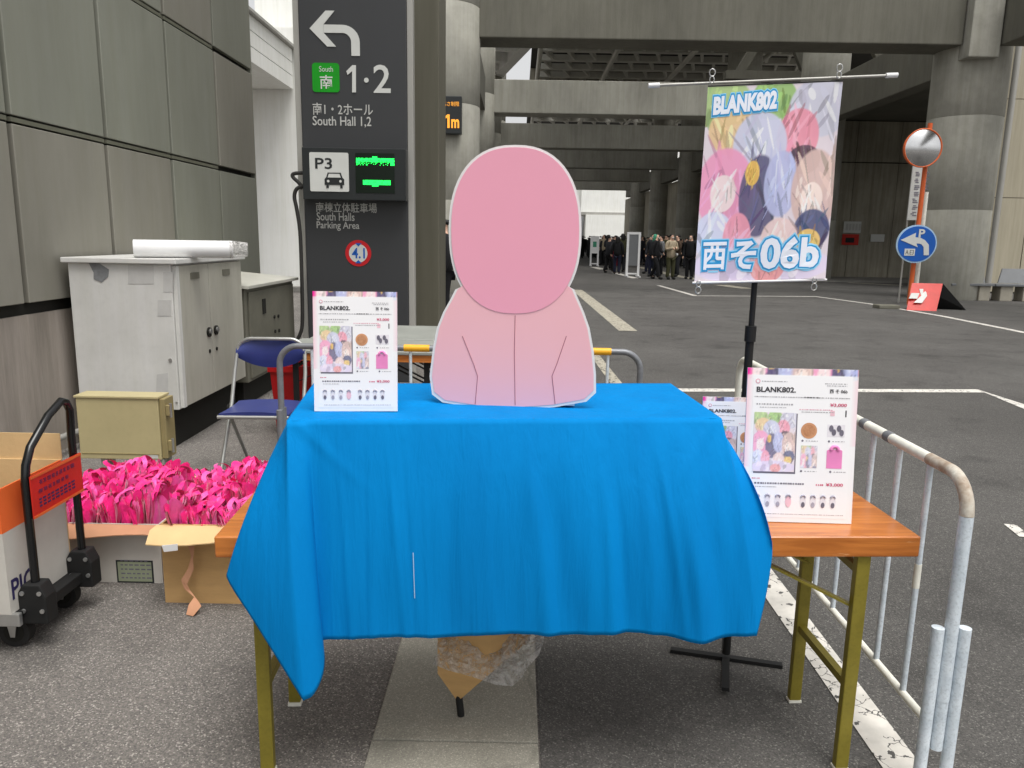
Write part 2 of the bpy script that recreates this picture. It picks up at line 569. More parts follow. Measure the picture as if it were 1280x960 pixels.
# ------------------------------------------------------------------ mesh helpers
class MB:
    def __init__(s):
        s.v, s.f, s.sm = [], [], []

    def add(s, vs, fs, smooth=False):
        o = len(s.v)
        s.v += [Vector(p) for p in vs]
        s.f += [tuple(i + o for i in f) for f in fs]
        s.sm += [smooth] * len(fs)
        return s

    def bx(s, x0, y0, z0, x1, y1, z1):
        x0, x1 = min(x0, x1), max(x0, x1)
        y0, y1 = min(y0, y1), max(y0, y1)
        z0, z1 = min(z0, z1), max(z0, z1)
        return s.add([(x0, y0, z0), (x1, y0, z0), (x1, y1, z0), (x0, y1, z0), (x0, y0, z1), (x1, y0, z1), (x1, y1, z1), (x0, y1, z1)],
                     [(0, 3, 2, 1), (4, 5, 6, 7), (0, 1, 5, 4), (1, 2, 6, 5), (2, 3, 7, 6), (3, 0, 4, 7)])

    def bar(s, p, q, a, b=None, up=(0, 0, 1)):
        """rectangular bar from p to q, a wide and b high"""
        b = b or a
        p, q = Vector(p), Vector(q)
        d = (q - p).normalized()
        r = d.cross(Vector(up))
        if r.length < 1e-4:
            r = Vector((1, 0, 0))
        r.normalize()
        u = r.cross(d)
        vs = []
        for c in (p, q):
            for sx, sy in ((-1, -1), (1, -1), (1, 1), (-1, 1)):
                vs.append(c + r * (a / 2 * sx) + u * (b / 2 * sy))
        return s.add(vs, [(0, 1, 2, 3), (7, 6, 5, 4), (0, 4, 5, 1), (1, 5, 6, 2), (2, 6, 7, 3), (3, 7, 4, 0)])

    def tube(s, pts, r, n=12, taper=None):
        pts = [Vector(p) for p in pts]
        rings = []
        nrm = None
        for i, p in enumerate(pts):
            a = pts[max(i - 1, 0)]
            b = pts[min(i + 1, len(pts) - 1)]
            t = (b - a).normalized()
            if nrm is None:
                nrm = t.cross(Vector((0, 0, 1)))
                if nrm.length < 1e-3:
                    nrm = t.cross(Vector((0, 1, 0)))
            nrm = (nrm - t * nrm.dot(t)).normalized()
            bn = t.cross(nrm)
            rr = r if taper is None else r * taper[i]
            rings.append([p + (nrm * math.cos(2 * math.pi * k / n) + bn * math.sin(2 * math.pi * k / n)) * rr for k in range(n)])
        vs = [q for g in rings for q in g]
        fs = []
        for i in range(len(rings) - 1):
            for k in range(n):
                a, b = i * n + k, i * n + (k + 1) % n
                fs.append((a, b, b + n, a + n))
        s.add(vs, fs, True)
        o = len(s.v)
        s.v += [q.copy() for q in rings[0]] + [q.copy() for q in rings[-1]]
        s.f += [tuple(o + k for k in reversed(range(n))), tuple(o + n + k for k in range(n))]
        s.sm += [False, False]
        return s

    def prism(s, poly, vec, smooth=False):
        """closed polygon (3D points) pushed along vec"""
        n = len(poly)
        vec = Vector(vec)
        a = [Vector(p) for p in poly]
        b = [p + vec for p in a]
        s.add(a, [tuple(range(n))])
        s.add(b, [tuple(reversed(range(n)))])
        s.add(a + b, [(i, i + n, (i + 1) % n + n, (i + 1) % n) for i in range(n)], smooth)
        return s

    def disc(s, c, r, nrm, th=0.002, n=40, r2=None):
        nrm = Vector(nrm).normalized()
        u = nrm.cross(Vector((0, 0, 1)))
        if u.length < 1e-3:
            u = Vector((1, 0, 0))
        u.normalize()
        w_ = u.cross(nrm)
        r2 = r2 or r
        return s.prism([Vector(c) + u * math.cos(2 * math.pi * k / n) * r + w_ * math.sin(2 * math.pi * k / n) * r2 for k in range(n)], nrm * th)

    def build(s, name, m, parent=None, world=True, bevel=0.0, label=None, cat=None, group=None, kind=None, seg=2, both=None):
        me = bpy.data.meshes.new(name)
        vs = s.v
        if parent is not None and world:
            inv = wmat(parent).inverted()
            vs = [inv @ p for p in vs]
        me.from_pydata([tuple(p) for p in vs], [], s.f)
        me.polygons.foreach_set('use_smooth', s.sm)
        me.update()
        bm = bmesh.new()
        bm.from_mesh(me)
        bmesh.ops.remove_doubles(bm, verts=bm.verts, dist=1e-5) if bevel else None
        bmesh.ops.recalc_face_normals(bm, faces=bm.faces)
        if bevel:
            bmesh.ops.bevel(bm, geom=[e for e in bm.edges if len(e.link_faces) == 2 and e.calc_face_angle(0) > .6], offset=bevel,
                            segments=seg, profile=.6, affect='EDGES', clamp_overlap=True)
        bm.to_mesh(me)
        bm.free()
        me.materials.append(m)
        o = bpy.data.objects.new(name, me)
        COL.objects.link(o)
        o.parent = parent
        tag(o, label, cat, group, kind)
        return o


def wmat(o):
    m = Matrix.Translation(o.location) @ o.rotation_euler.to_matrix().to_4x4()
    return (wmat(o.parent) @ m) if o.parent else m


def tag(o, label=None, cat=None, group=None, kind=None):
    if label:
        o['label'] = label
    if cat:
        o['category'] = cat
    if group:
        o['group'] = group
    if kind:
        o['kind'] = kind
    return o


def root(name, loc, label, cat, group=None, rz=0.0):
    o = bpy.data.objects.new(name, None)
    o.empty_display_size = .1
    COL.objects.link(o)
    o.location = loc
    o.rotation_euler = (0, 0, rz)
    return tag(o, label, cat, group)


def copy_tree(o, parent=None):
    c = o.copy()
    COL.objects.link(c)
    c.parent = parent
    for ch in [x for x in KIDS(o)]:
        copy_tree(ch, c)
    return c


def KIDS(o):
    return [x for x in COL.objects if x.parent == o]


def arc(c, r, a0, a1, ux, uy, n=8):
    c, ux, uy = Vector(c), Vector(ux), Vector(uy)
    return [c + ux * (r * math.cos(a0 + (a1 - a0) * k / n)) + uy * (r * math.sin(a0 + (a1 - a0) * k / n)) for k in range(n + 1)]


_TC = {}


def text_polys(body, offset=0.0):
    key = (body, offset)
    if key not in _TC:
        c = bpy.data.curves.new('lettering', 'FONT')
        c.body = body
        c.offset = offset
        c.resolution_u = 3
        c.space_line = .9
        o = bpy.data.objects.new('lettering', c)
        COL.objects.link(o)
        bpy.context.view_layer.update()
        me = bpy.data.meshes.new_from_object(o.evaluated_get(bpy.context.evaluated_depsgraph_get()))
        vs = [v.co.copy() for v in me.vertices]
        fs = [tuple(p.vertices) for p in me.polygons]
        bpy.data.objects.remove(o)
        bpy.data.curves.remove(c)
        bpy.data.meshes.remove(me)
        _TC[key] = (vs, fs)
    return _TC[key]


def lettering(mb, body, p, ux, uy, w_=None, h=None, offset=0.0, ref=None):
    """flat letters: lower-left corner p, running along ux, up along uy, fitted to w_ x h.  ref: offset whose box the fit uses"""
    vs, fs = text_polys(body, offset)
    rv = text_polys(body, ref if ref is not None else offset)[0]
    x0, x1 = min(v.x for v in rv), max(v.x for v in rv)
    y0, y1 = min(v.y for v in rv), max(v.y for v in rv)
    sy = (h / (y1 - y0)) if h else None
    sx = (w_ / (x1 - x0)) if w_ else sy
    sy = sy or sx
    ux, uy, p = Vector(ux).normalized(), Vector(uy).normalized(), Vector(p)
    mb.add([p + ux * ((v.x - x0) * sx) + uy * ((v.y - y0) * sy) for v in vs], fs)
    return mb


# ------------------------------------------------------------------ the ground
MB().add([(-300, -60, 0), (300, -60, 0), (300, 900, 0), (-300, 900, 0)], [(0, 1, 2, 3)]).build('ground', ASPH, kind='structure')
# road surface to the right and beyond the gutter, shade put into its tone
MB().add([(0.09, -8, .004), (60, -8, .004), (60, 30, .004), (0.09, 30, .004)], [(0, 1, 2, 3)]).build('road', ASPH_SHADED, kind='structure')
MB().add([(-2.6, 11.6, .004), (0.088, 11.6, .004), (0.088, 120, .004), (-2.6, 120, .004)], [(0, 1, 2, 3)]).build('road', ASPH_SHADED, kind='structure')
MB().add([(0.09, 30.002, .004), (9.4, 30.002, .004), (9.4, 120, .004), (0.09, 120, .004)], [(0, 1, 2, 3)]).build('road', ASPH_SHADED, kind='structure')
MB().add([(9.402, 30.002, .004), (60, 30.002, .004), (60, 120, .004), (9.402, 120, .004)], [(0, 1, 2, 3)]).build('pavement', PAVE, kind='structure')
# gutter: cast slabs with a joint every 3 m
g = MB()
y = -6.0
while y < 11.4:
    g.bx(-0.40, y, -.05, 0.084, y + 2.0 - .006, .010)
    y += 2.0
g.build('gutter', GUTTER, kind='structure', bevel=.004)


def stripe(name, pts, wd, m, z=.008):
    """painted line of width wd along ground points"""
    b = MB()
    n = len(pts)
    L, R_ = [], []
    for i in range(n):
        a = Vector(pts[max(i - 1, 0)]).to_2d()
        c = Vector(pts[min(i + 1, n - 1)]).to_2d()
        d = (c - a).normalized()
        nn = Vector((-d.y, d.x))
        if 0 < i < n - 1:
            d1 = (Vector(pts[i]).to_2d() - a).normalized()
            k = 1 / max(.5, abs(nn.dot(Vector((-d1.y, d1.x)))))
        else:
            k = 1
        p = Vector(pts[i]).to_2d()
        L.append((*(p + nn * wd / 2 * k), z))
        R_.append((*(p - nn * wd / 2 * k), z))
    b.add(L + R_, [(i, i + 1, n + i + 1, n + i) for i in range(n - 1)])
    return b.build(name, m, kind='structure')


stripe('road_marking', [(1.105, -4, 0), (1.105, 6.2, 0)], 0.115, PAINTW)
a, c_, e_ = onz(700, 488), onz(1226, 489.5), onz(1300, 516)
stripe('road_marking', [a, c_, e_], 0.16, PAINTW)
stripe('road_marking', [onz(*q) for q in ((823, 357), (869, 370), (1020, 371), (1090, 380.5), (1180, 396), (1290, 418))], 0.14, PAINTW)
stripe('road_marking', [(1.72, 22.5, 0), (1.80, 12.4, 0)], 0.30, PAINTG)
stripe('road_marking', [onz(726, 422), onz(772, 482)], 0.12, PAINTG)
stripe('road_marking', [onz(768, 341), onz(794, 348)], 0.3, PAINTW)
stripe('road_marking', [onz(742, 334), onz(754, 337)], 0.4, PAINTW)
stripe('road_marking', [onz(1262, 657), onz(1282, 673)], 0.06, PAINTW)
stripe('road_marking', [onz(800, 334), onz(850, 346), onz(893, 352)], 0.45, PAINTG)
stripe('road_marking', [onz(900, 356.5), onz(935, 361)], 0.5, PAINTG)
stripe('road_marking', [onz(1060, 353.5), onz(1128, 357)], 0.35, PAINTG)


# ------------------------------------------------------------------ the building wall on the left
WX = -3.0
YE = 8.99
ys = [YE - 1.075 * k for k in range(0, 12)]
zs = [0.975, 2.088, 3.212, 4.337, 5.46, 6.58]
wr = root('building_wall', (WX, 3, 0), 'tall grey-green panelled building wall with dark joints on the left', 'wall')
MB().bx(WX - .30, ys[-1], 0, WX - .05, YE - .01, 6.6).build('backing', JOINT, wr)
k = 0
for zi in range(5):
    for yi in range(len(ys) - 1):
        last = yi == 0
        j = .024
        MB().bx(WX - .05 + .001, ys[yi + 1] + j, zs[zi] + (.03 if zi == 0 else .026), WX + random.uniform(-.003, .003), ys[yi] - (0 if last else j), zs[zi + 1] - .026).build(
            'wall_panel', random.choice((PANEL, PANEL, PANEL2)), wr, bevel=.004, seg=1)
for zi in range(1, 5):
    for yi in range(1, len(ys) - 1):
        MB().bx(WX - .04, ys[yi + 1] + .02, zs[zi] - .013, WX - .004, ys[yi] - .02, zs[zi] + .013).build('joint_trim', TRIM, wr)
MB().bx(WX - .299, YE - .012, 0, WX - .002, YE + .02, 6.6).build('end_trim', PANEL, wr)
for yi in range(len(ys) - 1):
    MB().bx(WX - .049, ys[yi + 1] + .6 + .003, 0, WX - .03, ys[yi] + .6 - .003 if yi else YE - .013, .93).build('base_panel', BASEW, wr)
p0, p1 = onx(30, 563, WX + .06), onx(108, 536, WX + .06)
dd = (p1 - p0).normalized()
MB().tube([p0 - dd * 1.2, p0, p1, p1 + dd * .5], .022).build('pipe', POSTG, wr)

# ------------------------------------------------------------------ white building and walkway outside, seen past the wall's end
wb = root('white_building', (-6, 22, 0), 'bright white panelled building beyond the end of the left wall', 'building')
xL = ony(326, 200, 22).x
for i in range(4):
    for j in range(5):
        MB().bx(xL + i * 1.3 + .01, 22, .0 + j * 2.6 + .01, xL + (i + 1) * 1.3 - .01, 22.2, (j + 1) * 2.6 - .01).build('wall_panel', WHITEB, wb)
MB().bx(xL + .03, 22.2, .02, xL + 5.2, 30, 13).build('wall', WHITEB, wb)
q0, q1 = ony(347, 346, 21.8), ony(361, 318, 21.8)
MB().bx(q0.x, 21.72, q0.z - .15, q1.x, 21.99, q1.z).build('service_box', CABG, wb)
q0, q1 = ony(322, 281, 21.9), ony(330, 276, 21.9)
MB().bx(q0.x, 21.9, q0.z, q1.x, 21.98, q1.z).build('red_plate', RED, wb)
MB().bx(xL - 12, 19.6, 0, -4.0, 22, .14).build('pavement', PAVE, kind='structure', bevel=.02)
wk = root('walkway_girder', (-6.6, 14, 0), 'pale grey walkway girder running overhead between left wall and white building', 'girder')
zt, zb = 5.9, 4.95
for i in range(3):
    z0 = zb + i * (zt - zb) / 3
    MB().bx(-8.2, 8.5, z0 + .01, -5.62, 19.9, z0 + (zt - zb) / 3 - .01).build('girder_panel', WHITEB, wk)
MB().bx(-8.1, 8.6, zb + .02, -5.66, 19.85, zt - .02).build('core', JOINT, wk)
MB().bx(-8.25, 8.5, zt, -5.52, 19.95, zt + .06).build('coping', POSTG, wk)
MB().bx(-8.2, 19.951, 0, -5.2, 21.7, 6.4).build('end_pier', WHITEB, wk)

# ------------------------------------------------------------------ colonnade
BAYS = [21, 33, 45, 57, 69, 81]
SOF, TOPZ = 6.5, 7.8


def column(x, y, r, label, zt=14.0, rough=None):
    c = root('concrete_column', (x, y, 0), label, 'column', 'round concrete columns of the colonnade')
    z = 0
    i = 0
    while z < zt - .01:
        z1 = min(z + 2.4, zt)
        b = MB()
        n = 40
        prof = [(z, r - .012), (z + .015, r), (z1 - .015, r), (z1, r - .012)]
        vs = [(x + rr * math.cos(2 * math.pi * k / n), y + rr * math.sin(2 * math.pi * k / n), zz) for zz, rr in prof for k in range(n)]
        b.add(vs, [(q * n + k, q * n + (k + 1) % n, (q + 1) * n + (k + 1) % n, (q + 1) * n + k) for q in range(3) for k in range(n)], True)
        b.build('column_drum', CONC, c)
        z = z1
        i += 1
    return c


names = ['first', 'second', 'third', 'fourth', 'fifth', 'sixth']
for i, d in enumerate(BAYS):
    lab = ('massive round concrete column behind the round traffic mirror' if i == 0 else
           '%s round concrete column of the right-hand row, going away from the mirror' % names[i])
    column(11.98 if i == 0 else 12.3, d + .8 if i == 0 else d, .92, lab)
    if i < 4:
        lab = ('round grey column carrying the small amber height display' if i == 0 else
               '%s round column of the left-hand row, counted from the amber display' % names[i])
        column(-2.0, d + .2, .92, lab)
for i, d in enumerate(BAYS):
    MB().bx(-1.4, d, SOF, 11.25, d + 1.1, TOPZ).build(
        'concrete_beam', CONCB if i == 0 else CONCB_LIT, bevel=.03, cat='beam', group='cross beams spanning between the columns',
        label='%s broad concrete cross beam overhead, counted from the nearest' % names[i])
# square head block on the near right column and the long edge beams
MB().bx(11.28, 20.7, SOF - .35, 12.05, 21.2, 13).build('column_head', CONC, bevel=.03, cat='column head', label='square concrete head block rising above the near right column')
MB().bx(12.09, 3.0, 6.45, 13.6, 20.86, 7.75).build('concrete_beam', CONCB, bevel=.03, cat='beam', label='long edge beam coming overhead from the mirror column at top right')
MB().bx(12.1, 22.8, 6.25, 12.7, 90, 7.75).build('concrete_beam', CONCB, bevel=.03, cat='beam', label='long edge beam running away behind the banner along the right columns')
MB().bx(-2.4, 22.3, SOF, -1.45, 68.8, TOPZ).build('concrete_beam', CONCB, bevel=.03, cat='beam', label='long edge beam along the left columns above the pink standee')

# canopy roof with its lattice
rf = root('canopy_roof', (5, 45, 12.5), 'dark lattice canopy roof glimpsed between the overhead cross beams', 'roof')
MB().bx(0.6, 38.5, 13.0, 30, 67.0, 13.3).build('roof_deck', ROOFD, rf)
for q in range(9):
    MB().bx(0.6 + q * 2.6, 67.0, 13.0, 0.6 + q * 2.6 + 2.2, 80, 13.3).build('roof_deck', ROOFD, rf)
MB().bx(0.6, 80.01, 13.0, 30, 96, 13.3).build('roof_deck', ROOFD, rf)
MB().bx(0.6, 56, 10.2, 30, 56.3, 12.99).build('drop_panel', CONCD, rf)
base = None
for i in range(21):
    y = 25 + i * 2.4
    o = MB().bx(1.0, y, 12.0, 17.5, y + .42, 12.35).build('cross_rib', SLAT, rf) if base is None else None
    if base is None:
        base, by = o, y
    else:
        o = base.copy()
        COL.objects.link(o)
        o.parent = rf
        o.location.y += y - by
base = None
n_ = 0
for i in range(21):
    for j in range(13):
        x = 1.3 + j * 1.28
        y = 25.5 + i * 2.4
        if base is None:
            base = MB().add([(x, y, 12.02), (x + .16, y, 12.02), (x + .62, y + 1.8, 12.02), (x + .46, y + 1.8, 12.02),
                             (x, y, 12.3), (x + .16, y, 12.3), (x + .62, y + 1.8, 12.3), (x + .46, y + 1.8, 12.3)],
                            [(0, 3, 2, 1), (4, 5, 6, 7), (0, 1, 5, 4), (1, 2, 6, 5), (2, 3, 7, 6), (3, 0, 4, 7)]).build('lattice_slat', SLAT, rf)
            bx_, by_ = x, y
        else:
            o = base.copy()
            COL.objects.link(o)
            o.parent = rf
            o.location = (x - bx_, y - by_, 0)
for x in (1.0, 5.2, 9.4, 13.6):
    MB().tube([(x, 25, 11.6), (x, 76, 11.6)], .14, 10).build('main_chord', SLAT, rf)
for i, (xa, za, xb, zb_) in enumerate(((9.6, 8.8, 11.2, 11.6), (12.6, 8.8, 11.2, 11.6), (12.6, 8.8, 14.4, 11.6), (16.2, 8.8, 14.4, 11.6))):
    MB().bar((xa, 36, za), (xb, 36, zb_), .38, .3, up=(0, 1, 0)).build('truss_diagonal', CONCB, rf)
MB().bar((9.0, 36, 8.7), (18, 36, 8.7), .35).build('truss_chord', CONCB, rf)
# slanting white footbridge with dark openings
fb = root('footbridge', (0, 44, 10), 'pale slanting footbridge with dark openings overhead above the pink standee', 'footbridge')
A, B = onz(606, 120, 10.2), onz(672, 52, 10.2)
dv = (B - A).normalized()
sv = Vector((dv.y, -dv.x, 0))
wd = 3.4
for s0, s1 in ((0, .5), (wd - .9, wd)):
    MB().prism([A + sv * s0, B + sv * s0, B + sv * s1, A + sv * s1], (0, 0, 1.6)).build('edge_girder', WHITEB, fb)
for q in range(6):
    t0, t1 = q / 6, (q + 1) / 6
    P0, P1 = A.lerp(B, t0), A.lerp(B, t1)
    MB().prism([P0 + sv * .5, P0.lerp(P1, .12) + sv * .5, P0.lerp(P1, .12) + sv * (wd - .9), P0 + sv * (wd - .9)], (0, 0, .5)).build('floor_rib', WHITEB, fb)
MB().prism([A + sv * .5 + Vector((0, 0, .5)), B + sv * .5 + Vector((0, 0, .5)), B + sv * (wd - .9) + Vector((0, 0, .5)), A + sv * (wd - .9) + Vector((0, 0, .5))], (0, 0, .2)).build('deck', DARKG, fb)

# ------------------------------------------------------------------ hall on the right: recess, back wall, panelled front
hall = root('exhibition_hall', (18, 34, 0), 'dim beige hall front with recessed wall and notices, right of the banner', 'building')
cw = 1.9
for i in range(7):
    for (z0, z1) in ((0, 4.95), (5.0, 6.7)):
        MB().bx(12.8 + i * cw + .012, 35, z0, 12.8 + (i + 1) * cw - .012, 35.2, z1).build('wall_panel', CONCD, hall)
MB().bx(12.75, 35.2, 0, 27, 36, 7).build('wall', JOINT, hall)
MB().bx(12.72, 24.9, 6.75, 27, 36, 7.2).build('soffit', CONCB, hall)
MB().bx(12.75, 36, 0, 13.4, 95, 6.24).build('side_wall', CONCD, hall)
# the panelled front right of the column
for i in range(6):
    x0 = 14.5 + i * 1.25
    for j in range(3):
        MB().bx(x0 + .015, 24.5, .05 + j * 2.9, x0 + 1.25 - .015, 24.65, .05 + (j + 1) * 2.9 - .02).build('front_panel', RBLD, hall)
MB().bx(14.45, 24.66, 0, 22, 24.9, 9).build('front_backing', JOINT, hall)
p = onx(1270, 20, 0) if False else None
a, b_ = ony(1270, 15, 24.2), ony(1236, 345, 24.2)
MB().tube([(b_.x, 24.2, 0), (b_.x, 24.2, 9)], .09, 14).build('downpipe', POSTG, hall)


def notice(px0, py0, px1, py1, Y, m, name, label, cat='notice', body=None, bm=None):
    a, b = ony(px0, py1, Y), ony(px1, py0, Y)
    r = root(name, ((a.x + b.x) / 2, Y, a.z), label, cat)
    MB().bx(a.x, Y, a.z, b.x, Y + .03, b.z).build('panel', m, r)
    return r, a, b


r, a, b = notice(1054, 277, 1077, 291, 34.94, SIGNW, 'wall_notice', 'white paper notice high on the dim wall right of the banner')
mb = MB()
for i in range(5):
    mb.bx(a.x + .1 + i * .14, 34.93, a.z + .12, a.x + .19 + i * .14, 34.939, b.z - .1)
mb.build('print', TXTG, r)
r, a, b = notice(1052, 293, 1074, 306, 34.94, RED, 'wall_notice', 'dark red notice below the white one on the dim wall')
MB().bx(a.x + .15, 34.93, a.z + .1, b.x - .2, 34.939, b.z - .15).build('print', BLACKM, r)
notice(1088, 293, 1106, 302, 34.94, SIGNW, 'wall_notice', 'small pale notice on the dim wall, nearest to the blue round sign')

# bright end of the colonnade
eb = root('far_white_building', (8, 120, 0), 'bright white building closing the far end of the colonnade', 'building')
MB().bx(2, 122, 0, 9.5, 130, 16).build('wall', WHITEB, eb)
MB().bx(10.2, 120, 0, 26, 124, 5.2).build('low_wing', WHITEB, eb)
MB().bx(9.5, 121, 5.2, 26, 130, 16).build('upper_wall', WHITEB, eb)
MB().bx(9.5, 120.4, 5.2, 26, 121, 5.6).build('ledge', POSTG, eb)

# ------------------------------------------------------------------ near square column and the wayfinding pylon
a, b = ony(516, 200, 9.0), ony(549, 200, 9.0)
MB().bx(b.x - .85, 9.0, 0, b.x, 9.8, 12).build('steel_column', COLM, bevel=.015, cat='column', label='plain square olive-grey column right behind the charcoal wayfinding pylon')

TY = 7.6
tl, tr = ony(379, 200, TY).x, ony(509, 200, TY).x
py = root('wayfinding_pylon', ((tl + tr) / 2, TY, 0), 'tall charcoal wayfinding pylon with arrow and South Hall lettering beside the wall', 'sign')
MB().bx(tl, TY, 0, tr, TY + .22, 5.2).build('panel', SIGNB, py, bevel=.006)
for xx in (tl - .035, tr + .03):
    MB().bx(xx - .028, TY + .02, 0, xx + .028, TY + .14, 5.2).build('post', POSTG, py, bevel=.006)


def plane_rect(x0, y0, x1, y1, Y):
    a, b = ony(x0, y1, Y), ony(x1, y0, Y)
    return a.x, a.z, b.x, b.z


def ptext(body, x0, y0, x1, y1, Y, m, parent, name='lettering', offset=0.0, th=0.0):
    """lettering that fills the rectangle, on the plane Y facing the camera"""
    X0, Z0, X1, Z1 = plane_rect(x0, y0, x1, y1, Y)
    mb = lettering(MB(), body, (X0, Y, Z0), (1, 0, 0), (0, 0, 1), X1 - X0, Z1 - Z0, offset)
    return mb.build(name, m, parent)


def rrect(x0, z0, x1, z1, r, Y, n=6):
    pts = []
    for cx, cz, a0 in ((x1 - r, z1 - r, 0), (x0 + r, z1 - r, math.pi / 2), (x0 + r, z0 + r, math.pi), (x1 - r, z0 + r, 1.5 * math.pi)):
        for k in range(n + 1):
            t = a0 + math.pi / 2 * k / n
            pts.append((cx + r * math.cos(t), Y, cz + r * math.sin(t)))
    return pts


SY = TY - .002
# bent arrow: head pointing left, shaft turning down
U = plane_rect(388, 14, 449, 69, SY)
sx, sz = (U[2] - U[0]) / 61, (U[3] - U[1]) / 55
ax = lambda u, v: (U[0] + u * sx, SY, U[3] - v * sz)
head = [ax(0, 22), ax(20, 0), ax(31, 0), ax(17, 17), ax(17, 27), ax(32, 44), ax(21, 44)]
MB().prism(head, (0, -.004, 0)).build('arrow', SIGNW, py)
o_, i_ = [], []
for k in range(9):
    t = math.pi / 2 * k / 8
    o_.append(ax(40 + 21 * math.sin(t), 17 + 21 - 21 * math.cos(t)))
    i_.append(ax(40 + 10.5 * math.sin(t), 27 + 11 - 11 * math.cos(t)))
MB().prism([ax(17.2, 17)] + o_ + [ax(61, 55), ax(50.5, 55)] + i_[::-1] + [ax(17.2, 27)], (0, -.004, 0)).build('arrow', SIGNW, py)
X = plane_rect(391, 79, 424, 115, SY)
MB().prism(rrect(*X, .03, SY), (0, -.004, 0)).build('green_tile', SIGNG, py)
ptext('South', 399, 83, 416, 89.5, SY - .006, SIGNW, py)
ptext('南', 400, 94, 415.5, 111, SY - .006, SIGNW, py, offset=.01)
def figure_one(x0, y0, x1, y1, Y, m, parent):
    q = lambda u, v: ony(x0 + (x1 - x0) * u, y0 + (y1 - y0) * v, Y)
    MB().prism([q(.62, 0), q(1, 0), q(1, 1), q(.60, 1), q(.60, .22), q(.12, .36), q(0, .22)], (0, -.003, 0)).build('lettering', m, parent)


figure_one(433, 81.5, 445, 115.5, SY - .002, SIGNW, py)
X = plane_rect(455, 97, 461, 103.5, SY)
MB().disc(((X[0] + X[2]) / 2, SY - .001, (X[1] + X[3]) / 2), .022, (0, -1, 0)).build('dot', SIGNW, py)
ptext('2', 467, 81, 488, 116, SY - .002, SIGNW, py, offset=.012)
ptext('南1・2ホール', 391, 129.5, 466, 143.5, SY - .002, TXTG, py, offset=.008)
ptext('South Hall 1,2', 391, 146, 464, 158.5, SY - .002, TXTG, py, offset=.01)
ptext('南棟立体駐車場', 395, 254, 471, 265, SY - .002, TXTG, py, offset=.008)
ptext('South Halls', 396, 266, 443, 275.5, SY - .002, TXTG, py, offset=.008)
ptext('Parking Area', 396, 277.5, 449, 288, SY - .002, TXTG, py, offset=.008)
# parking display box
X = plane_rect(379, 186, 507, 249, TY - .16)
MB().bx(X[0], TY - .16, X[1], X[2], TY - .004, X[3]).build('display_box', SIGNB2, py, bevel=.006)
BY = TY - .162
X = plane_rect(388, 191, 435.5, 239, BY)
MB().prism(rrect(*X, .015, BY), (0, -.003, 0)).build('parking_tile', SIGNW, py)
ptext('P3', 394, 197.5, 415, 211, BY - .005, SIGNB2, py, offset=.015)
U = plane_rect(406, 215, 430, 235, BY - .005)
sx, sz = (U[2] - U[0]) / 24, (U[3] - U[1]) / 20
cx_ = lambda u, v, yy=BY - .005: (U[0] + u * sx, yy, U[3] - v * sz)
cp = MB()
cp.prism([cx_(4, 1), cx_(20, 1), cx_(22, 7), cx_(24, 9), cx_(24, 16), cx_(0, 16), cx_(0, 9), cx_(2, 7)], (0, -.002, 0))
cp.prism([cx_(2, 16), cx_(5, 16), cx_(5, 20), cx_(2, 20)], (0, -.002, 0))
cp.prism([cx_(19, 16), cx_(22, 16), cx_(22, 20), cx_(19, 20)], (0, -.002, 0))
cp.build('car_symbol', SIGNB2, py)
cp = MB()
cp.prism([cx_(5.5, 2.5, BY - .008), cx_(18.5, 2.5, BY - .008), cx_(20, 7, BY - .008), cx_(4, 7, BY - .008)], (0, -.001, 0))
for u in (4.5, 19.5):
    cp.disc(cx_(u, 11.5, BY - .008), .012, (0, -1, 0), .001, 16)
cp.build('car_symbol_window', SIGNW, py)
X = plane_rect(445, 192, 493, 241, BY)
MB().bx(X[0], BY - .002, X[1], X[2], BY + .001, X[3]).build('led_screen', LEDBG, py)
led = MB()
LY = BY - .004
U = plane_rect(445, 193, 493, 241, LY)
sx, sz = (U[2] - U[0]) / 48, (U[3] - U[1]) / 48


def ledcell(u, v):
    led.bx(U[0] + u * sx, LY - .001, U[3] - (v + .75) * sz, U[0] + (u + .8) * sx, LY, U[3] - v * sz)


random.seed(3)
for u in range(1, 48):
    for v in range(48):
        on = False
        if 3 <= v <= 13:
            on = (5 <= v <= 9 and random.random() < .93) or (v > 9 and (u < 6 or u > 42) and random.random() < .8) or (v > 9 and random.random() < .25) or (v < 5 and 21 <= u <= 26)
        if 31 <= v <= 39 and 9 <= u <= 42:
            on = (32 <= v <= 37 and random.random() < .9) or (v > 37 and 20 <= u <= 27)
        if on:
            ledcell(u, v)
led.build('led_dots', LED, py)
# height limit roundel
X = plane_rect(431, 300, 465, 333, SY)
cc = ((X[0] + X[2]) / 2, SY, (X[1] + X[3]) / 2)
MB().disc(cc, .127, (0, -1, 0), .003).build('roundel', REDR, py)
MB().disc((cc[0], SY - .0035, cc[2]), .09, (0, -1, 0), .002).build('roundel_face', SIGNW, py)
ptext('4.1', 440, 310, 456, 323, SY - .007, BLUES, py, offset=.02)
X = plane_rect(444, 304, 452, 308, SY - .007)
MB().prism([(X[0], SY - .007, X[3]), (X[2], SY - .007, X[3]), ((X[0] + X[2]) / 2, SY - .007, X[1])], (0, -.001, 0)).build('limit_mark', BLUES, py)
X = plane_rect(444, 325, 452, 329, SY - .007)
MB().prism([(X[0], SY - .007, X[1]), (X[2], SY - .007, X[1]), ((X[0] + X[2]) / 2, SY - .007, X[3])], (0, -.001, 0)).build('limit_mark', BLUES, py)
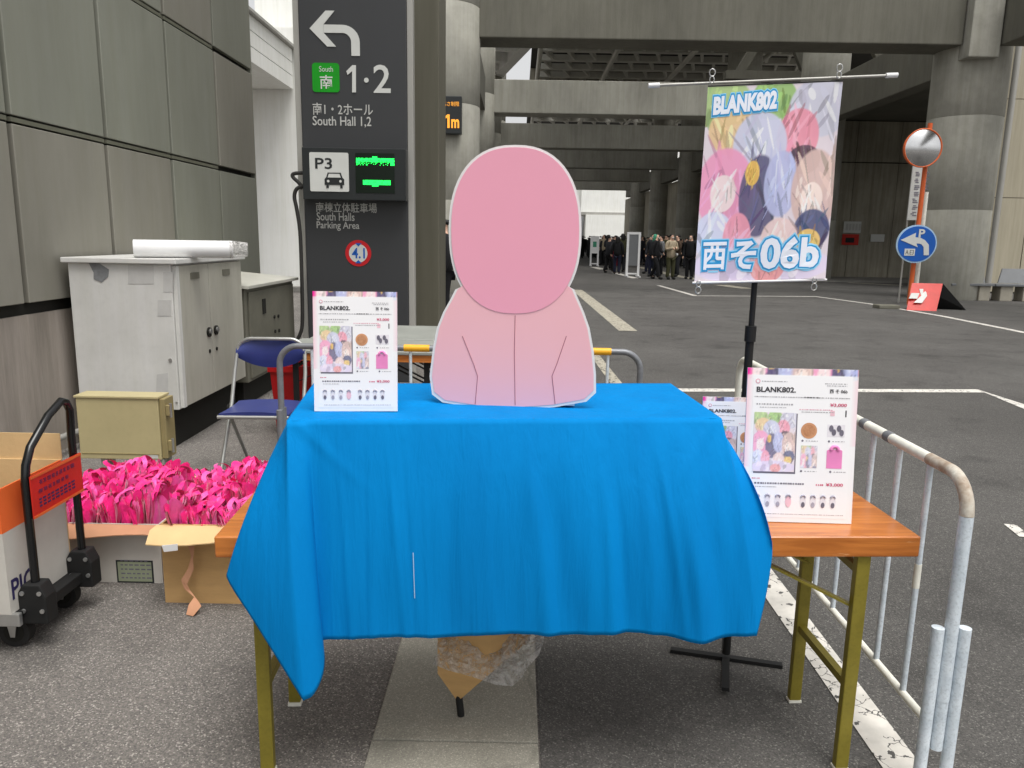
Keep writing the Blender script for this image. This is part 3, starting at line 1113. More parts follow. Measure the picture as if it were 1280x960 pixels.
# cables from the display box down the pylon's left edge
for k_, (dx, pts) in enumerate(((0, [(381, 216), (368, 217), (366, 221), (374, 229), (378, 236)]),
                                (0, [(380, 232), (371, 236), (368, 246), (371, 262), (375, 290), (377, 340), (378, 400), (375, 418), (369, 428)]))):
    ps = [ony(x, y, TY - .08 - .01 * k_) for x, y in pts]
    sm = []
    for i in range(len(ps) - 1):
        for t in range(5):
            p_a, p_b = ps[max(i - 1, 0)], ps[min(i + 2, len(ps) - 1)]
            tt = t / 5
            m0, m1 = (ps[i + 1] - p_a) * .5, (p_b - ps[i]) * .5
            sm.append(ps[i] * (2 * tt ** 3 - 3 * tt ** 2 + 1) + m0 * (tt ** 3 - 2 * tt ** 2 + tt) + ps[i + 1] * (-2 * tt ** 3 + 3 * tt ** 2) + m1 * (tt ** 3 - tt ** 2))
    sm.append(ps[-1])
    MB().tube(sm, .018, 10).build('cable', CABLE, py)

# small amber display on the round column
DY = 20.1
X = plane_rect(545, 120, 577, 167, DY)
ds = root('height_display', ((X[0] + X[2]) / 2, DY, X[1]), 'small black height display with amber lettering on the round column', 'sign')
MB().bx(X[0], DY, X[1], X[2], DY + .25, X[3]).build('housing', SIGNB2, ds, bevel=.02)
ptext('高さ制限', 553, 127, 574, 132.5, DY - .01, LEDA, ds)
ptext('4.', 540, 143, 553, 160, DY - .01, LEDA, ds, offset=.02)
figure_one(555, 143, 562, 160, DY - .01, LEDA, ds)
ptext('m', 564, 149, 574, 160, DY - .01, LEDA, ds, offset=.03)


# ------------------------------------------------------------------ switchgear cabinets by the wall
CX = -2.25
ca, cb = onx(222, 420, CX).y, onx(304, 400, CX).y
zt, zb = onx(222, 330, CX).z, onx(229, 512, CX).z
xl = WX + .06
cab = root('electrical_cabinet', (-2.6, (ca + cb) / 2, 0), 'large off-white electrical cabinet with two doors and a taped corner', 'cabinet')
MB().bx(xl, ca, zb, CX - .02, cb, zt).build('body', CABW, cab, bevel=.004)
MB().bx(xl - .03, ca - .03, zt + .001, CX + .03, cb + .03, zt + .035).build('top', CABW, cab, bevel=.006)
MB().bx(xl + .04, ca + .03, 0, CX - .08, cb - .05, zb - .001).build('plinth', JOINT, cab)
mid = (ca + cb) / 2 - .06
MB().bx(CX - .018, ca + .02, zb + .01, CX + .008, ca + .065, zt - .012).build('door_edge', CABW, cab, bevel=.002)
for y0, y1 in ((ca + .07, mid - .004), (mid + .004, cb - .015)):
    d = MB().bx(CX - .018, y0, zb + .012, CX + .006, y1, zt - .012).build('door', CABS, cab, bevel=.004)
    vy = (y0 + y1) / 2
    MB().bx(CX + .0065, vy - .07, zt - .11, CX + .012, vy + .07, zt - .065).build('vent', CABG, d)
for yy in (mid - .06, mid + .07):
    h = MB()
    h.disc((CX + .007, yy, zb + .47), .035, (1, 0, 0), .012, 20)
    h.build('handle', JOINT, cab)
    MB().disc((CX + .0195, yy, zb + .475), .02, (1, 0, 0), .01, 16).build('handle_knob', STEEL, cab)
    MB().disc((CX + .007, yy, zb + .33), .014, (1, 0, 0), .006, 14).build('lock', JOINT, cab)
tp = lambda pts, dy=.001: [ony(x, y, ca - dy) for x, y in pts]
MB().prism(tp([(111, 329), (121, 327), (136, 337), (135, 346), (127, 353), (117, 349), (117, 341)], .0035), (0, .003, 0)).build('duct_tape', TAPE, cab)
for q in ([(160, 331), (192, 331), (192, 355), (160, 355)], [(204, 340), (216, 340), (216, 365), (204, 365)], [(197, 375), (214, 375), (214, 395), (197, 395)],
          [(196, 468), (210, 466), (210, 492), (195, 492)]):
    MB().prism(tp(q, .002), (0, .0015, 0)).build('faded_patch', FADED, cab)
for q, rr in (((213, 450), .012), ((221, 503), .006)):
    MB().disc(ony(q[0], q[1], ca - .001), rr, (0, -1, 0), .006, 12).build('bolt', STEEL, cab)

# roll of white paper on the cabinet
pz = zt + .036 + .060
a, b = ony(178, 312, ca + .22), ony(286, 312, ca + .22)
rl = root('paper_roll', ((a.x + b.x) / 2, ca + .2, zt + .036), 'roll of white paper in clear wrap lying on the white cabinet', 'paper roll')
rv = MB()
n = 28
pts = []
for k in range(n * 3):
    t = 2 * math.pi * k / n - math.pi / 2
    rr = .060 - .0035 * k / n
    pts.append((rr * math.cos(t), rr * math.sin(t)))
L0, L1 = Vector((a.x, ca + .10, pz)), Vector((b.x - .02, ca + .34, pz))
dx = (L1 - L0).normalized()
up = Vector((0, 0, 1))
sd_ = dx.cross(up)
vs = [L0 + sd_ * p[0] + up * p[1] for p in pts] + [L1 + sd_ * p[0] + up * p[1] for p in pts]
N = len(pts)
rv.add(vs, [(i, i + 1, N + i + 1, N + i) for i in range(N - 1)], True)
rv.build('paper', PAPER, rl)
MB().tube([L1 - dx * .02, L1 + dx * .10], .061, 24, [1, .8]).build('film_wrap', FILM, rl)

# grey cabinet further on
ga, gb = onx(307, 400, CX).y, onx(367, 400, CX).y
zt2, zb2 = onx(308, 361, CX).z, onx(308, 480, CX).z
gc = root('electrical_cabinet', (-2.6, (ga + gb) / 2, 0), 'smaller dark grey electrical cabinet behind the blue chair, pale sloping top', 'cabinet')
MB().bx(WX + .08, ga, zb2, CX, gb, zt2).build('body', CABG, gc, bevel=.004)
MB().add([(WX + .05, ga - .05, zt2 + .06), (CX + .05, ga - .05, zt2 + .002), (CX + .05, gb + .05, zt2 + .002), (WX + .05, gb + .05, zt2 + .06),
          (WX + .05, ga - .05, zt2 + .09), (CX + .05, ga - .05, zt2 + .03), (CX + .05, gb + .05, zt2 + .03), (WX + .05, gb + .05, zt2 + .09)],
         [(0, 3, 2, 1), (4, 5, 6, 7), (0, 1, 5, 4), (1, 2, 6, 5), (2, 3, 7, 6), (3, 0, 4, 7)]).build('top', CABGT, gc, bevel=.004)
MB().bx(WX + .12, ga + .04, 0, CX - .06, gb - .04, zb2 - .001).build('plinth', JOINT, gc)
gm = (ga + gb) / 2
dg = MB().bx(CX + .001, ga + .06, zb2 + .03, CX + .018, gb - .04, zt2 - .03).build('door', CABG, gc, bevel=.003)
p = onx(327, 382, CX)
MB().bx(CX + .0185, p.y - .04, p.z - .07, CX + .026, p.y + .04, p.z + .06).build('lock_plate', JOINT, dg)
for q in ((340, 396), (345, 395), (341, 414), (346, 413)):
    p = onx(*q, CX)
    MB().disc((CX + .0185, p.y, p.z), .016, (1, 0, 0), .01, 12).build('knob', JOINT, dg)

# beige junction box on legs
BYY = 4.15
X = plane_rect(101, 499, 197, 573, BYY)
jb = root('junction_box', ((X[0] + X[2]) / 2, BYY, 0), 'beige enamel junction box on short legs in front of the white cabinet', 'junction box')
MB().bx(X[0], BYY, X[1], X[2] - .002, BYY + .12, X[3]).build('body', BEIGE, jb, bevel=.004)
MB().bx(X[0] - .008, BYY - .008, X[3] + .001, X[2] + .006, BYY + .13, X[3] + .014).build('lid', BEIGE, jb, bevel=.003)
MB().bx(X[2], BYY + .012, X[1] + .005, X[2] + .03, BYY + .125, X[3] - .002).build('end_door', BEIGED, jb, bevel=.003)
MB().bx(X[0] + .01, BYY - .003, X[1] + .03, X[2] - .012, BYY + .001, X[1] + .034).build('seam', BEIGED, jb)
for fz in (.22, .8):
    zc = X[1] + (X[3] - X[1]) * fz
    MB().bx(X[2] + .0305, BYY + .02, zc - .03, X[2] + .05, BYY + .05, zc + .03).build('latch', BEIGED, jb, bevel=.003)
    MB().tube([(X[2] + .052, BYY + .035, zc - .04), (X[2] + .052, BYY + .035, zc + .04)], .008, 8).build('hinge_pin', STEEL, jb)
for xx in (X[0] + .12, X[2] - .01):
    for yy in (BYY + .03, BYY + .10):
        MB().bar((xx, yy, 0), (xx, yy, X[1] - .002), .03).build('leg', POSTG, jb)
MB().bx(X[2] - .095, BYY - .0015, X[1] + .008, X[2] - .02, BYY - .0003, X[1] + .03).build('plate', SIGNW, jb)


# ------------------------------------------------------------------ blue folding chair
def folding_chair():
    r = root('folding_chair', (-1.49, 4.39, 0), 'blue vinyl folding chair with bright tube frame beside the cabinets', 'folding chair', rz=math.radians(2))
    w2 = .225
    # front leg + back hoop: rises from the front foot to the backrest
    yb = .30
    hoop = [(-w2, -.14, 0.01), (-w2 + .01, .13, .45), (-w2 + .012, .20, .62), (-w2 + .02, .235, .73)]
    hoop += [Vector((-w2 + .02 + .085, .245, .735)) + Vector((-.085 * math.cos(t), 0, .085 * math.sin(t))) for t in (0.5, .9, 1.3, 1.57)]
    rgt = [Vector((-p[0], p[1], p[2])) for p in hoop][::-1]
    MB().tube([Vector(p) for p in hoop] + rgt, .0115, 10).build('frame_tube', ALU, r, world=False)
    # rear legs with ground loop
    rear = [(-w2 + .035, -.02, .43), (-w2 + .035, .30, .05), (-w2 + .075, .315, .02), (w2 - .075, .315, .02), (w2 - .035, .30, .05), (w2 - .035, -.02, .43)]
    MB().tube(rear, .0105, 10).build('rear_leg_loop', ALU, r, world=False)
    s = MB()
    n = 12
    vs, fs = [], []
    for i in range(n + 1):
        for j in range(n + 1):
            u, v = i / n * 2 - 1, j / n * 2 - 1
            vs.append((u * .195, .02 + v * .18, .445 - .012 * (u * u) + .006 * v * v + .004))
    for i in range(n):
        for j in range(n):
            a = i * (n + 1) + j
            fs.append((a, a + n + 1, a + n + 2, a + 1))
    s.add(vs, fs, True)
    s.add([(v[0], v[1], v[2] - .03) for v in vs], [f[::-1] for f in fs], True)
    rim = [i * (n + 1) for i in range(n + 1)] + [n * (n + 1) + j for j in range(1, n + 1)] + [i * (n + 1) + n for i in range(n - 1, -1, -1)] + [j for j in range(n - 1, 0, -1)]
    s.add([vs[i] for i in rim] + [(vs[i][0], vs[i][1], vs[i][2] - .03) for i in rim],
          [(k, (k + 1) % len(rim), (k + 1) % len(rim) + len(rim), k + len(rim)) for k in range(len(rim))])
    s.build('seat', NAVY, r, world=False)
    MB().tube([(-.2, -.165, .425), (.2, -.165, .425)], .011, 8).build('seat_rail', ALU, r, world=False)
    s = MB()
    nx, nz = 18, 8
    vs, fs = [], []
    for i in range(nx + 1):
        u = i / nx * 2 - 1
        top = .085 * (1 - abs(u) ** 4 * .55)
        bot = -.085 * (1 - abs(u) ** 2.2 * .8)
        for j in range(nz + 1):
            v = j / nz
            vs.append((u * .208, .235 + .03 * (1 - u * u) - .012 * math.sin(v * math.pi), .725 + bot + (top - bot) * v))
    for i in range(nx):
        for j in range(nz):
            a = i * (nz + 1) + j
            fs.append((a, a + nz + 1, a + nz + 2, a + 1))
    s.add(vs, fs, True)
    s.add([(v[0], v[1] + .02, v[2]) for v in vs], [f[::-1] for f in fs], True)
    s.build('backrest', NAVY, r, world=False)
    for sx_ in (-1, 1):
        MB().disc((sx_ * (w2 + .0), .11, .42), .018, (sx_, 0, 0), .01, 12).build('pivot', JOINT, r, world=False)
        MB().tube([(sx_ * w2, -.145, 0), (sx_ * w2, -.138, .03)], .015, 10).build('foot_cap', RUBBER, r, world=False)
    return r


folding_chair()

# red crate behind the chair
rc = root('red_crate', (-1.60, 5.62, 0), 'red plastic crate standing behind the blue folding chair', 'crate')
cx0, cx1, cy0, cy1 = -1.78, -1.42, 5.45, 5.8
b = MB()
b.add([(cx0 + .03, cy0 + .03, 0), (cx1 - .03, cy0 + .03, 0), (cx1 - .03, cy1 - .03, 0), (cx0 + .03, cy1 - .03, 0), (cx0, cy0, .51), (cx1, cy0, .51), (cx1, cy1, .51), (cx0, cy1, .51)],
      [(0, 3, 2, 1), (0, 1, 5, 4), (1, 2, 6, 5), (2, 3, 7, 6), (3, 0, 4, 7)])
b.build('body', REDP, rc)
for q in ((cx0 - .012, cy0 - .012, cx1 + .012, cy0), (cx0 - .012, cy1, cx1 + .012, cy1 + .012), (cx0 - .012, cy0 + .001, cx0, cy1 - .001), (cx1, cy0 + .001, cx1 + .012, cy1 - .001)):
    MB().bx(q[0], q[1], .47, q[2], q[3], .515).build('rim', REDP, rc)


# ------------------------------------------------------------------ folding tables
def wood_table(name, p, rz, L, D, H, th, legs, label, cat='folding table', top=WOOD, apron=None, legm=OLIVE):
    r = root(name, p, label, cat, rz=rz)
    MB().bx(0, 0, H - th, L, D, H).build('tabletop', top, r, world=False, bevel=.006, seg=3)
    if apron:
        MB().bx(.01, .012, H - th - .05, L - .01, D - .012, H - th - .001).build('apron', apron, r, world=False, bevel=.003)
        th += .05
    for (u0, v0, v1) in legs:
        for v in (v0, v1):
            MB().bar((u0, v, .012), (u0, v, H - th - .001), .036, .024, up=(0, 1, 0)).build('leg', legm, r, world=False, bevel=.003)
            MB().bar((u0, v, 0), (u0, v, .0115), .04, .028, up=(0, 1, 0)).build('foot_cap', CREAM, r, world=False)
        MB().bar((u0, v0 + .013, .26), (u0, v1 - .013, .26), .022, .022).build('stretcher', legm, r, world=False)
        inn = .30 if u0 < L / 2 else -.30
        for v in (v0 + .022, v1 - .022):
            MB().bar((u0, v, H - th - .16), (u0 + inn, v, H - th - .01), .006, .03, up=(0, 1, 0)).build('brace', legm, r, world=False)
        MB().bar((u0, v0 + .013, H - th - .05), (u0, v1 - .013, H - th - .05), .02, .02).build('stretcher', legm, r, world=False)
    return r


T0 = onz(267, 671, .7)
T1 = onz(1152, 671, .7)
TRZ = math.atan2(T1.y - T0.y, T1.x - T0.x)
TL = (T1 - T0).length
wood_table('folding_table', (T0.x, T0.y, 0), TRZ, TL, .45, .7, .057, ((.095, .045, .36), (1.68, .025, .345)),
           'long varnished wooden folding table with olive legs under the blue cloth')
tu = Vector((math.cos(TRZ), math.sin(TRZ), 0))
tv = Vector((-tu.y, tu.x, 0))

# grey-topped tables behind
g0 = onz(346, 437, .7)
wood_table('grey_table', (g0.x, g0.y, 0), 0.0, 1.8, .6, .7, .022, ((.10, .07, .53), (.98, .07, .53), (1.04, .07, .53), (1.7, .07, .53)),
           'grey-topped folding table with brown apron behind the standee, nearer of two', top=GREYTOP, apron=WOOD, legm=BLACKM)
wood_table('grey_table', (g0.x + .05, g0.y + .63, 0), 0.0, 1.8, .9, .7, .022, ((.10, .07, .8), (1.7, .07, .8)),
           'wide grey-topped folding table against the far side of the nearer grey table', top=GREYTOP, apron=WOOD, legm=BLACKM)

# ------------------------------------------------------------------ the blue cloth
FL, FR, BR, BL = onz(358, 526, 1.), onz(902, 523, 1.), onz(838, 479, 1.), onz(392, 479, 1.)


def table_y(x):
    return T0.y + (x - T0.x) * math.tan(TRZ)


def hem_px(px, py, off):
    """point of the front hem, off metres in front of the table's front edge"""
    p = ony(px, py, 1.85)
    for _ in range(4):
        p = ony(px, py, table_y(p.x) - off)
    return p


NS, NF = 26, 260
hl = [(0.0, onz(362, 585, .705)), (.35, onz(345, 608, .705)), (.60, onz(322, 645, .707)), (.74, hem_px(287, 712, .03)), (.80, hem_px(285, 726, .05)), (.88, hem_px(318, 778, .08)), (1.0, hem_px(379, 876, .115))]
hf = [(0.0, hem_px(379, 876, .115)), (.018, hem_px(392, 868, .10)), (.034, hem_px(404, 843, .075)), (.044, hem_px(406, 818, .05)), (.052, hem_px(401, 802, .036)), (.09, hem_px(425, 800, .040)), (.22, hem_px(490, 797, .042)), (.34, hem_px(560, 797, .042)), (.45, hem_px(625, 793, .046)),
      (.56, hem_px(690, 794, .046)), (.66, hem_px(745, 794, .052)), (.74, hem_px(790, 791, .050)), (.82, hem_px(835, 795, .052)), (.89, hem_px(876, 803, .068)), (.94, hem_px(908, 797, .055)), (1.0, hem_px(946, 795, .05))]
hr = [(0.0, hem_px(946, 795, .05)), (.10, hem_px(957, 748, .03)), (.2, hem_px(965, 697, .01)), (.34, onz(963, 668, .707)), (.6, onz(950, 630, .706)), (1.0, onz(925, 598, .705))]
bh0, bh1 = onz(925, 598, .705), onz(362, 585, .705)
hb = [(0.0, bh0), (.06, Vector((BR.x + .06, BR.y + .05, .62))), (.94, Vector((BL.x - .06, BL.y + .06, .62))), (1.0, bh1)]


def interp(tab, s):
    for i in range(len(tab) - 1):
        if s <= tab[i + 1][0] or i == len(tab) - 2:
            t = (s - tab[i][0]) / (tab[i + 1][0] - tab[i][0])
            t = min(max(t, 0), 1)
            p0, p1 = tab[max(i - 1, 0)], tab[min(i + 2, len(tab) - 1)]
            a, b = tab[i], tab[i + 1]
            dt = b[0] - a[0]
            m0 = (b[1] - p0[1]) * (dt / max(b[0] - p0[0], 1e-6)) if i else (b[1] - a[1])
            m1 = (p1[1] - a[1]) * (dt / max(p1[0] - a[0], 1e-6)) if i < len(tab) - 2 else (b[1] - a[1])
            return a[1] * (2 * t ** 3 - 3 * t ** 2 + 1) + m0 * (t ** 3 - 2 * t ** 2 + t) + b[1] * (-2 * t ** 3 + 3 * t ** 2) + m1 * (t ** 3 - t ** 2)


def side(rimA, rimB, hem, n, NV, out, folds, first, last):
    rows = []
    for i in range(n + 1):
        s = i / n
        rp = rimA.lerp(rimB, s)
        hp = interp(hem, s)
        col_ = []
        for j in range(NV + 1):
            t = j / NV
            p = rp.lerp(hp, t)
            # falls outwards quickly over the rim, then hangs
            horiz = hp - rp
            horiz.z = 0
            fy = fo * horiz.dot(fo)
            p += fy * ((1 - (1 - t) ** 2.6) - t) + (horiz - fy) * ((1 - (1 - t) ** 1.7) - t) * .15
            off = folds(s, t)
            wgt = min(1, i / 6, (n - i) / 6)
            wgt = wgt * wgt * (3 - 2 * wgt)
            p += out * off * (wgt if first or last else 1)
            col_.append(clear_table(p))
        rows.append(col_)
    return rows


def clear_table(p):
    """cloth lies on the tabletop or hangs in front of its edge"""
    q = p - Vector((T0.x, T0.y, 0))
    u, v = q.dot(tu), q.dot(tv)
    if p.z < .707 and v > -.010 and v < .47 and u < TL + .01:
        if v < .16 and u > -.02:
            p = p - tv * (v + .010)
        elif p.z > .60 and u > -.01:
            p = p.copy()
            p.z = .707
    return p


def ridge(x, c, w_):
    return math.exp(-((x - c) / w_) ** 2)


def ffold(s, t):
    o = 0
    # long hanging folds, each with its own width, depth, lean and starting height
    for c, w_, a, lean, st in ((.115, .006, .003, .01, .0), (.165, .005, -.003, -.012, .0), (.235, .007, .0045, .03, .0), (.262, .005, -.003, .02, .0), (.30, .004, .0022, 0, .1), (.36, .012, -.003, -.01, .1),
                               (.435, .008, .003, 0, .3), (.545, .016, .010, .02, .05), (.585, .022, -.007, .02, .1), (.70, .012, .007, .0, .05), (.73, .009, -.005, 0, .1), (.79, .014, .008, -.02, .05),
                               (.845, .010, .008, .03, .0), (.885, .018, .016, .02, .30), (.93, .016, -.007, .02, .3)):
        g = max(0, min(1, (t - st) / .4))
        g = g * g * (3 - 2 * g)
        o += .65 * a * g * ridge(s, c + lean * (t - .5), w_ * (1 + .5 * t))
    o += .0018 * math.sin(s * 47 + 2 * math.sin(t * 3)) * t + .0009 * math.sin(s * 131 + t * 5) * t
    o += .0020 * math.sin(t * 7 + s * 13) * min(1, t * 4) * (1 - t)
    # diagonal pulls from the box corners
    o += .004 * ridge(s - .02 - .5 * t, .0, .015) * max(0, 1 - t * 3) + .004 * ridge(s - .98 + .4 * t, .0, .015) * max(0, 1 - t * 3)
    return o


NV = 46
fo = Vector((tu.y, -tu.x, 0))
front = side(FL, FR, hf, NF, NV, fo, ffold, True, True)
left = side(BL, FL, hl, NS * 2, NV, Vector((-1, 0, 0)), lambda s, t: .012 * ridge(s, .55, .1) * t * (1 - t) * 2 + .02 * ridge(s, .9, .09) * t * (1 - t) * 3, True, True)
right = side(FR, BR, hr, NS * 2, NV, Vector((1, 0, 0)), lambda s, t: .018 * ridge(s, .3, .15) * t * (1 - t) * 2, True, True)
back = side(BR, BL, hb, 60, NV, Vector((0, 1, 0)), lambda s, t: .006 * math.sin(s * 40) * t, True, True)
cb_ = MB()
for rows in (left, front, right, back):
    n = len(rows)
    vs = [p for c in rows for p in c]
    cb_.add(vs, [(i * (NV + 1) + j, i * (NV + 1) + j + 1, (i + 1) * (NV + 1) + j + 1, (i + 1) * (NV + 1) + j) for i in range(n - 1) for j in range(NV)], True)
# top
vs = []
NT = 30
for i in range(NF + 1):
    for j in range(NT + 1):
        s, t = i / NF, j / NT
        p = FL.lerp(FR, s).lerp(BL.lerp(BR, s), t)
        ed = min(1, s * 12, (1 - s) * 12, t * 6, (1 - t) * 6)
        p.z += ed * (.0035 * math.sin(s * 9 + t * 4) * math.sin(t * 5 + 1 + s * 3) + .006 * ridge(t - (.25 + .5 * s), 0, .05) * ridge(s, .28, .12) + .004 * ridge(t + s * .6, .55, .04) * ridge(s, .2, .15))
        vs.append(p)
cb_.add(vs, [(i * (NT + 1) + j, (i + 1) * (NT + 1) + j, (i + 1) * (NT + 1) + j + 1, i * (NT + 1) + j + 1) for i in range(NF) for j in range(NT)], True)
me = bpy.data.meshes.new('tablecloth')
me.from_pydata([tuple(p) for p in cb_.v], [], cb_.f)
bm = bmesh.new()
bm.from_mesh(me)
bmesh.ops.remove_doubles(bm, verts=bm.verts, dist=.0008)
bmesh.ops.recalc_face_normals(bm, faces=bm.faces)
for f in bm.faces:
    f.smooth = True
bm.to_mesh(me)
bm.free()
me.materials.append(CLOTH)
tc_ = bpy.data.objects.new('tablecloth', me)
COL.objects.link(tc_)
so = tc_.modifiers.new('thickness', 'SOLIDIFY')
so.thickness = .0006
so.offset = -1
tag(tc_, 'bright blue tablecloth draped over the wooden folding table', 'tablecloth')
# pale scratch on the cloth front
ci = min(range(len(front)), key=lambda i: abs((cam.matrix_world.inverted() @ front[i][33]).x / -(cam.matrix_world.inverted() @ front[i][33]).z * FPX + 640 - 518))
mk = MB()
for j in range(27, 37):
    p, q = front[ci][j] + fo * .002, front[ci][j + 1] + fo * .002
    mk.add([p + tu * -.0009, p + tu * .0009, q + tu * .0009, q + tu * -.0009], [(0, 1, 2, 3)])
mk.build('scratch_mark', PALEB, tc_)


# ------------------------------------------------------------------ printed sheets
def blend(c, d, t):
    return tuple(c[i] + (d[i] - c[i]) * t for i in range(3))


def print_grid(name, nx, nz, posf, colf, parent, m=PRINT):
    vs = [posf(i / nx, j / nz) for i in range(nx + 1) for j in range(nz + 1)]
    fs = [(i * (nz + 1) + j, (i + 1) * (nz + 1) + j, (i + 1) * (nz + 1) + j + 1, i * (nz + 1) + j + 1) for i in range(nx) for j in range(nz)]
    me = bpy.data.meshes.new(name)
    me.from_pydata([tuple(v) for v in vs], [], fs)
    ca_ = me.color_attributes.new('print', 'FLOAT_COLOR', 'POINT')
    buf = []
    for i in range(nx + 1):
        for j in range(nz + 1):
            c = colf(i / nx, j / nz)
            buf += [c[0], c[1], c[2], 1]
    ca_.data.foreach_set('color', buf)
    me.polygons.foreach_set('use_smooth', [True] * len(fs))
    me.materials.append(m)
    o = bpy.data.objects.new(name, me)
    COL.objects.link(o)
    o.parent = parent
    return o


def abstract_art(seed, blobs, bgc):
    """a plain abstract pattern of soft colour sweeps"""
    rnd = random.Random(seed)
    strokes = []
    for (u, v, ru, rv_, c) in blobs:
        strokes.append((u, v, ru, rv_, 0.0, lin(c), .93))
        for _ in range(20):
            an = rnd.uniform(0, math.pi)
            cc = lin(c)
            k = rnd.choice((rnd.uniform(.35, .7), rnd.uniform(.8, 1.2), rnd.uniform(1.2, 1.8)))
            cc = tuple(min(.93, x * k + rnd.uniform(-.03, .03)) for x in cc)
            strokes.append((u + rnd.uniform(-ru, ru) * .8, v + rnd.uniform(-rv_, rv_) * .8, ru * rnd.uniform(.02, .12), rv_ * rnd.uniform(.2, .8), rnd.uniform(-.9, .9), cc, .62))
    b0 = lin(bgc)

    def f(u, v):
        c = b0
        for (x, z, ru, rv_, an, cc, al) in strokes:
            dx, dz = u - x, v - z
            a = dx * math.cos(an) + dz * math.sin(an)
            b = -dx * math.sin(an) + dz * math.cos(an)
            d = (a / ru) ** 2 + (b / rv_) ** 2
            if d < 1.2:
                t = max(0, min(1, (1.2 - d) / .16)) * al
                c = blend(c, cc, t)
        return tuple(max(0, x) for x in c)
    return f


BLOBS = [(.10, .92, .22, .12, (170, 198, 128)), (.50, .93, .16, .10, (150, 190, 110)), (.85, .88, .22, .14, (206, 206, 222)), (.22, .78, .18, .12, (232, 198, 150)), (.70, .74, .15, .13, (236, 150, 170)),
         (.42, .70, .19, .16, (206, 208, 232)), (.76, .62, .12, .07, (90, 66, 84)), (.18, .48, .20, .20, (242, 160, 196)), (.17, .46, .09, .09, (246, 226, 226)), (.44, .44, .14, .20, (92, 88, 124)), (.60, .50, .12, .16, (186, 190, 228)),
         (.86, .46, .17, .20, (214, 184, 178)), (.84, .42, .08, .08, (248, 228, 220)), (.38, .56, .05, .06, (234, 188, 96)), (.86, .26, .13, .10, (84, 92, 132)), (.84, .20, .09, .06, (240, 200, 120)), (.12, .24, .14, .12, (214, 218, 242)),
         (.30, .22, .10, .13, (240, 160, 180)), (.62, .22, .13, .10, (236, 208, 206)), (.5, .08, .5, .10, (226, 214, 238)), (.55, .06, .12, .07, (238, 160, 160))]
ART = abstract_art(5, BLOBS, (226, 214, 222))


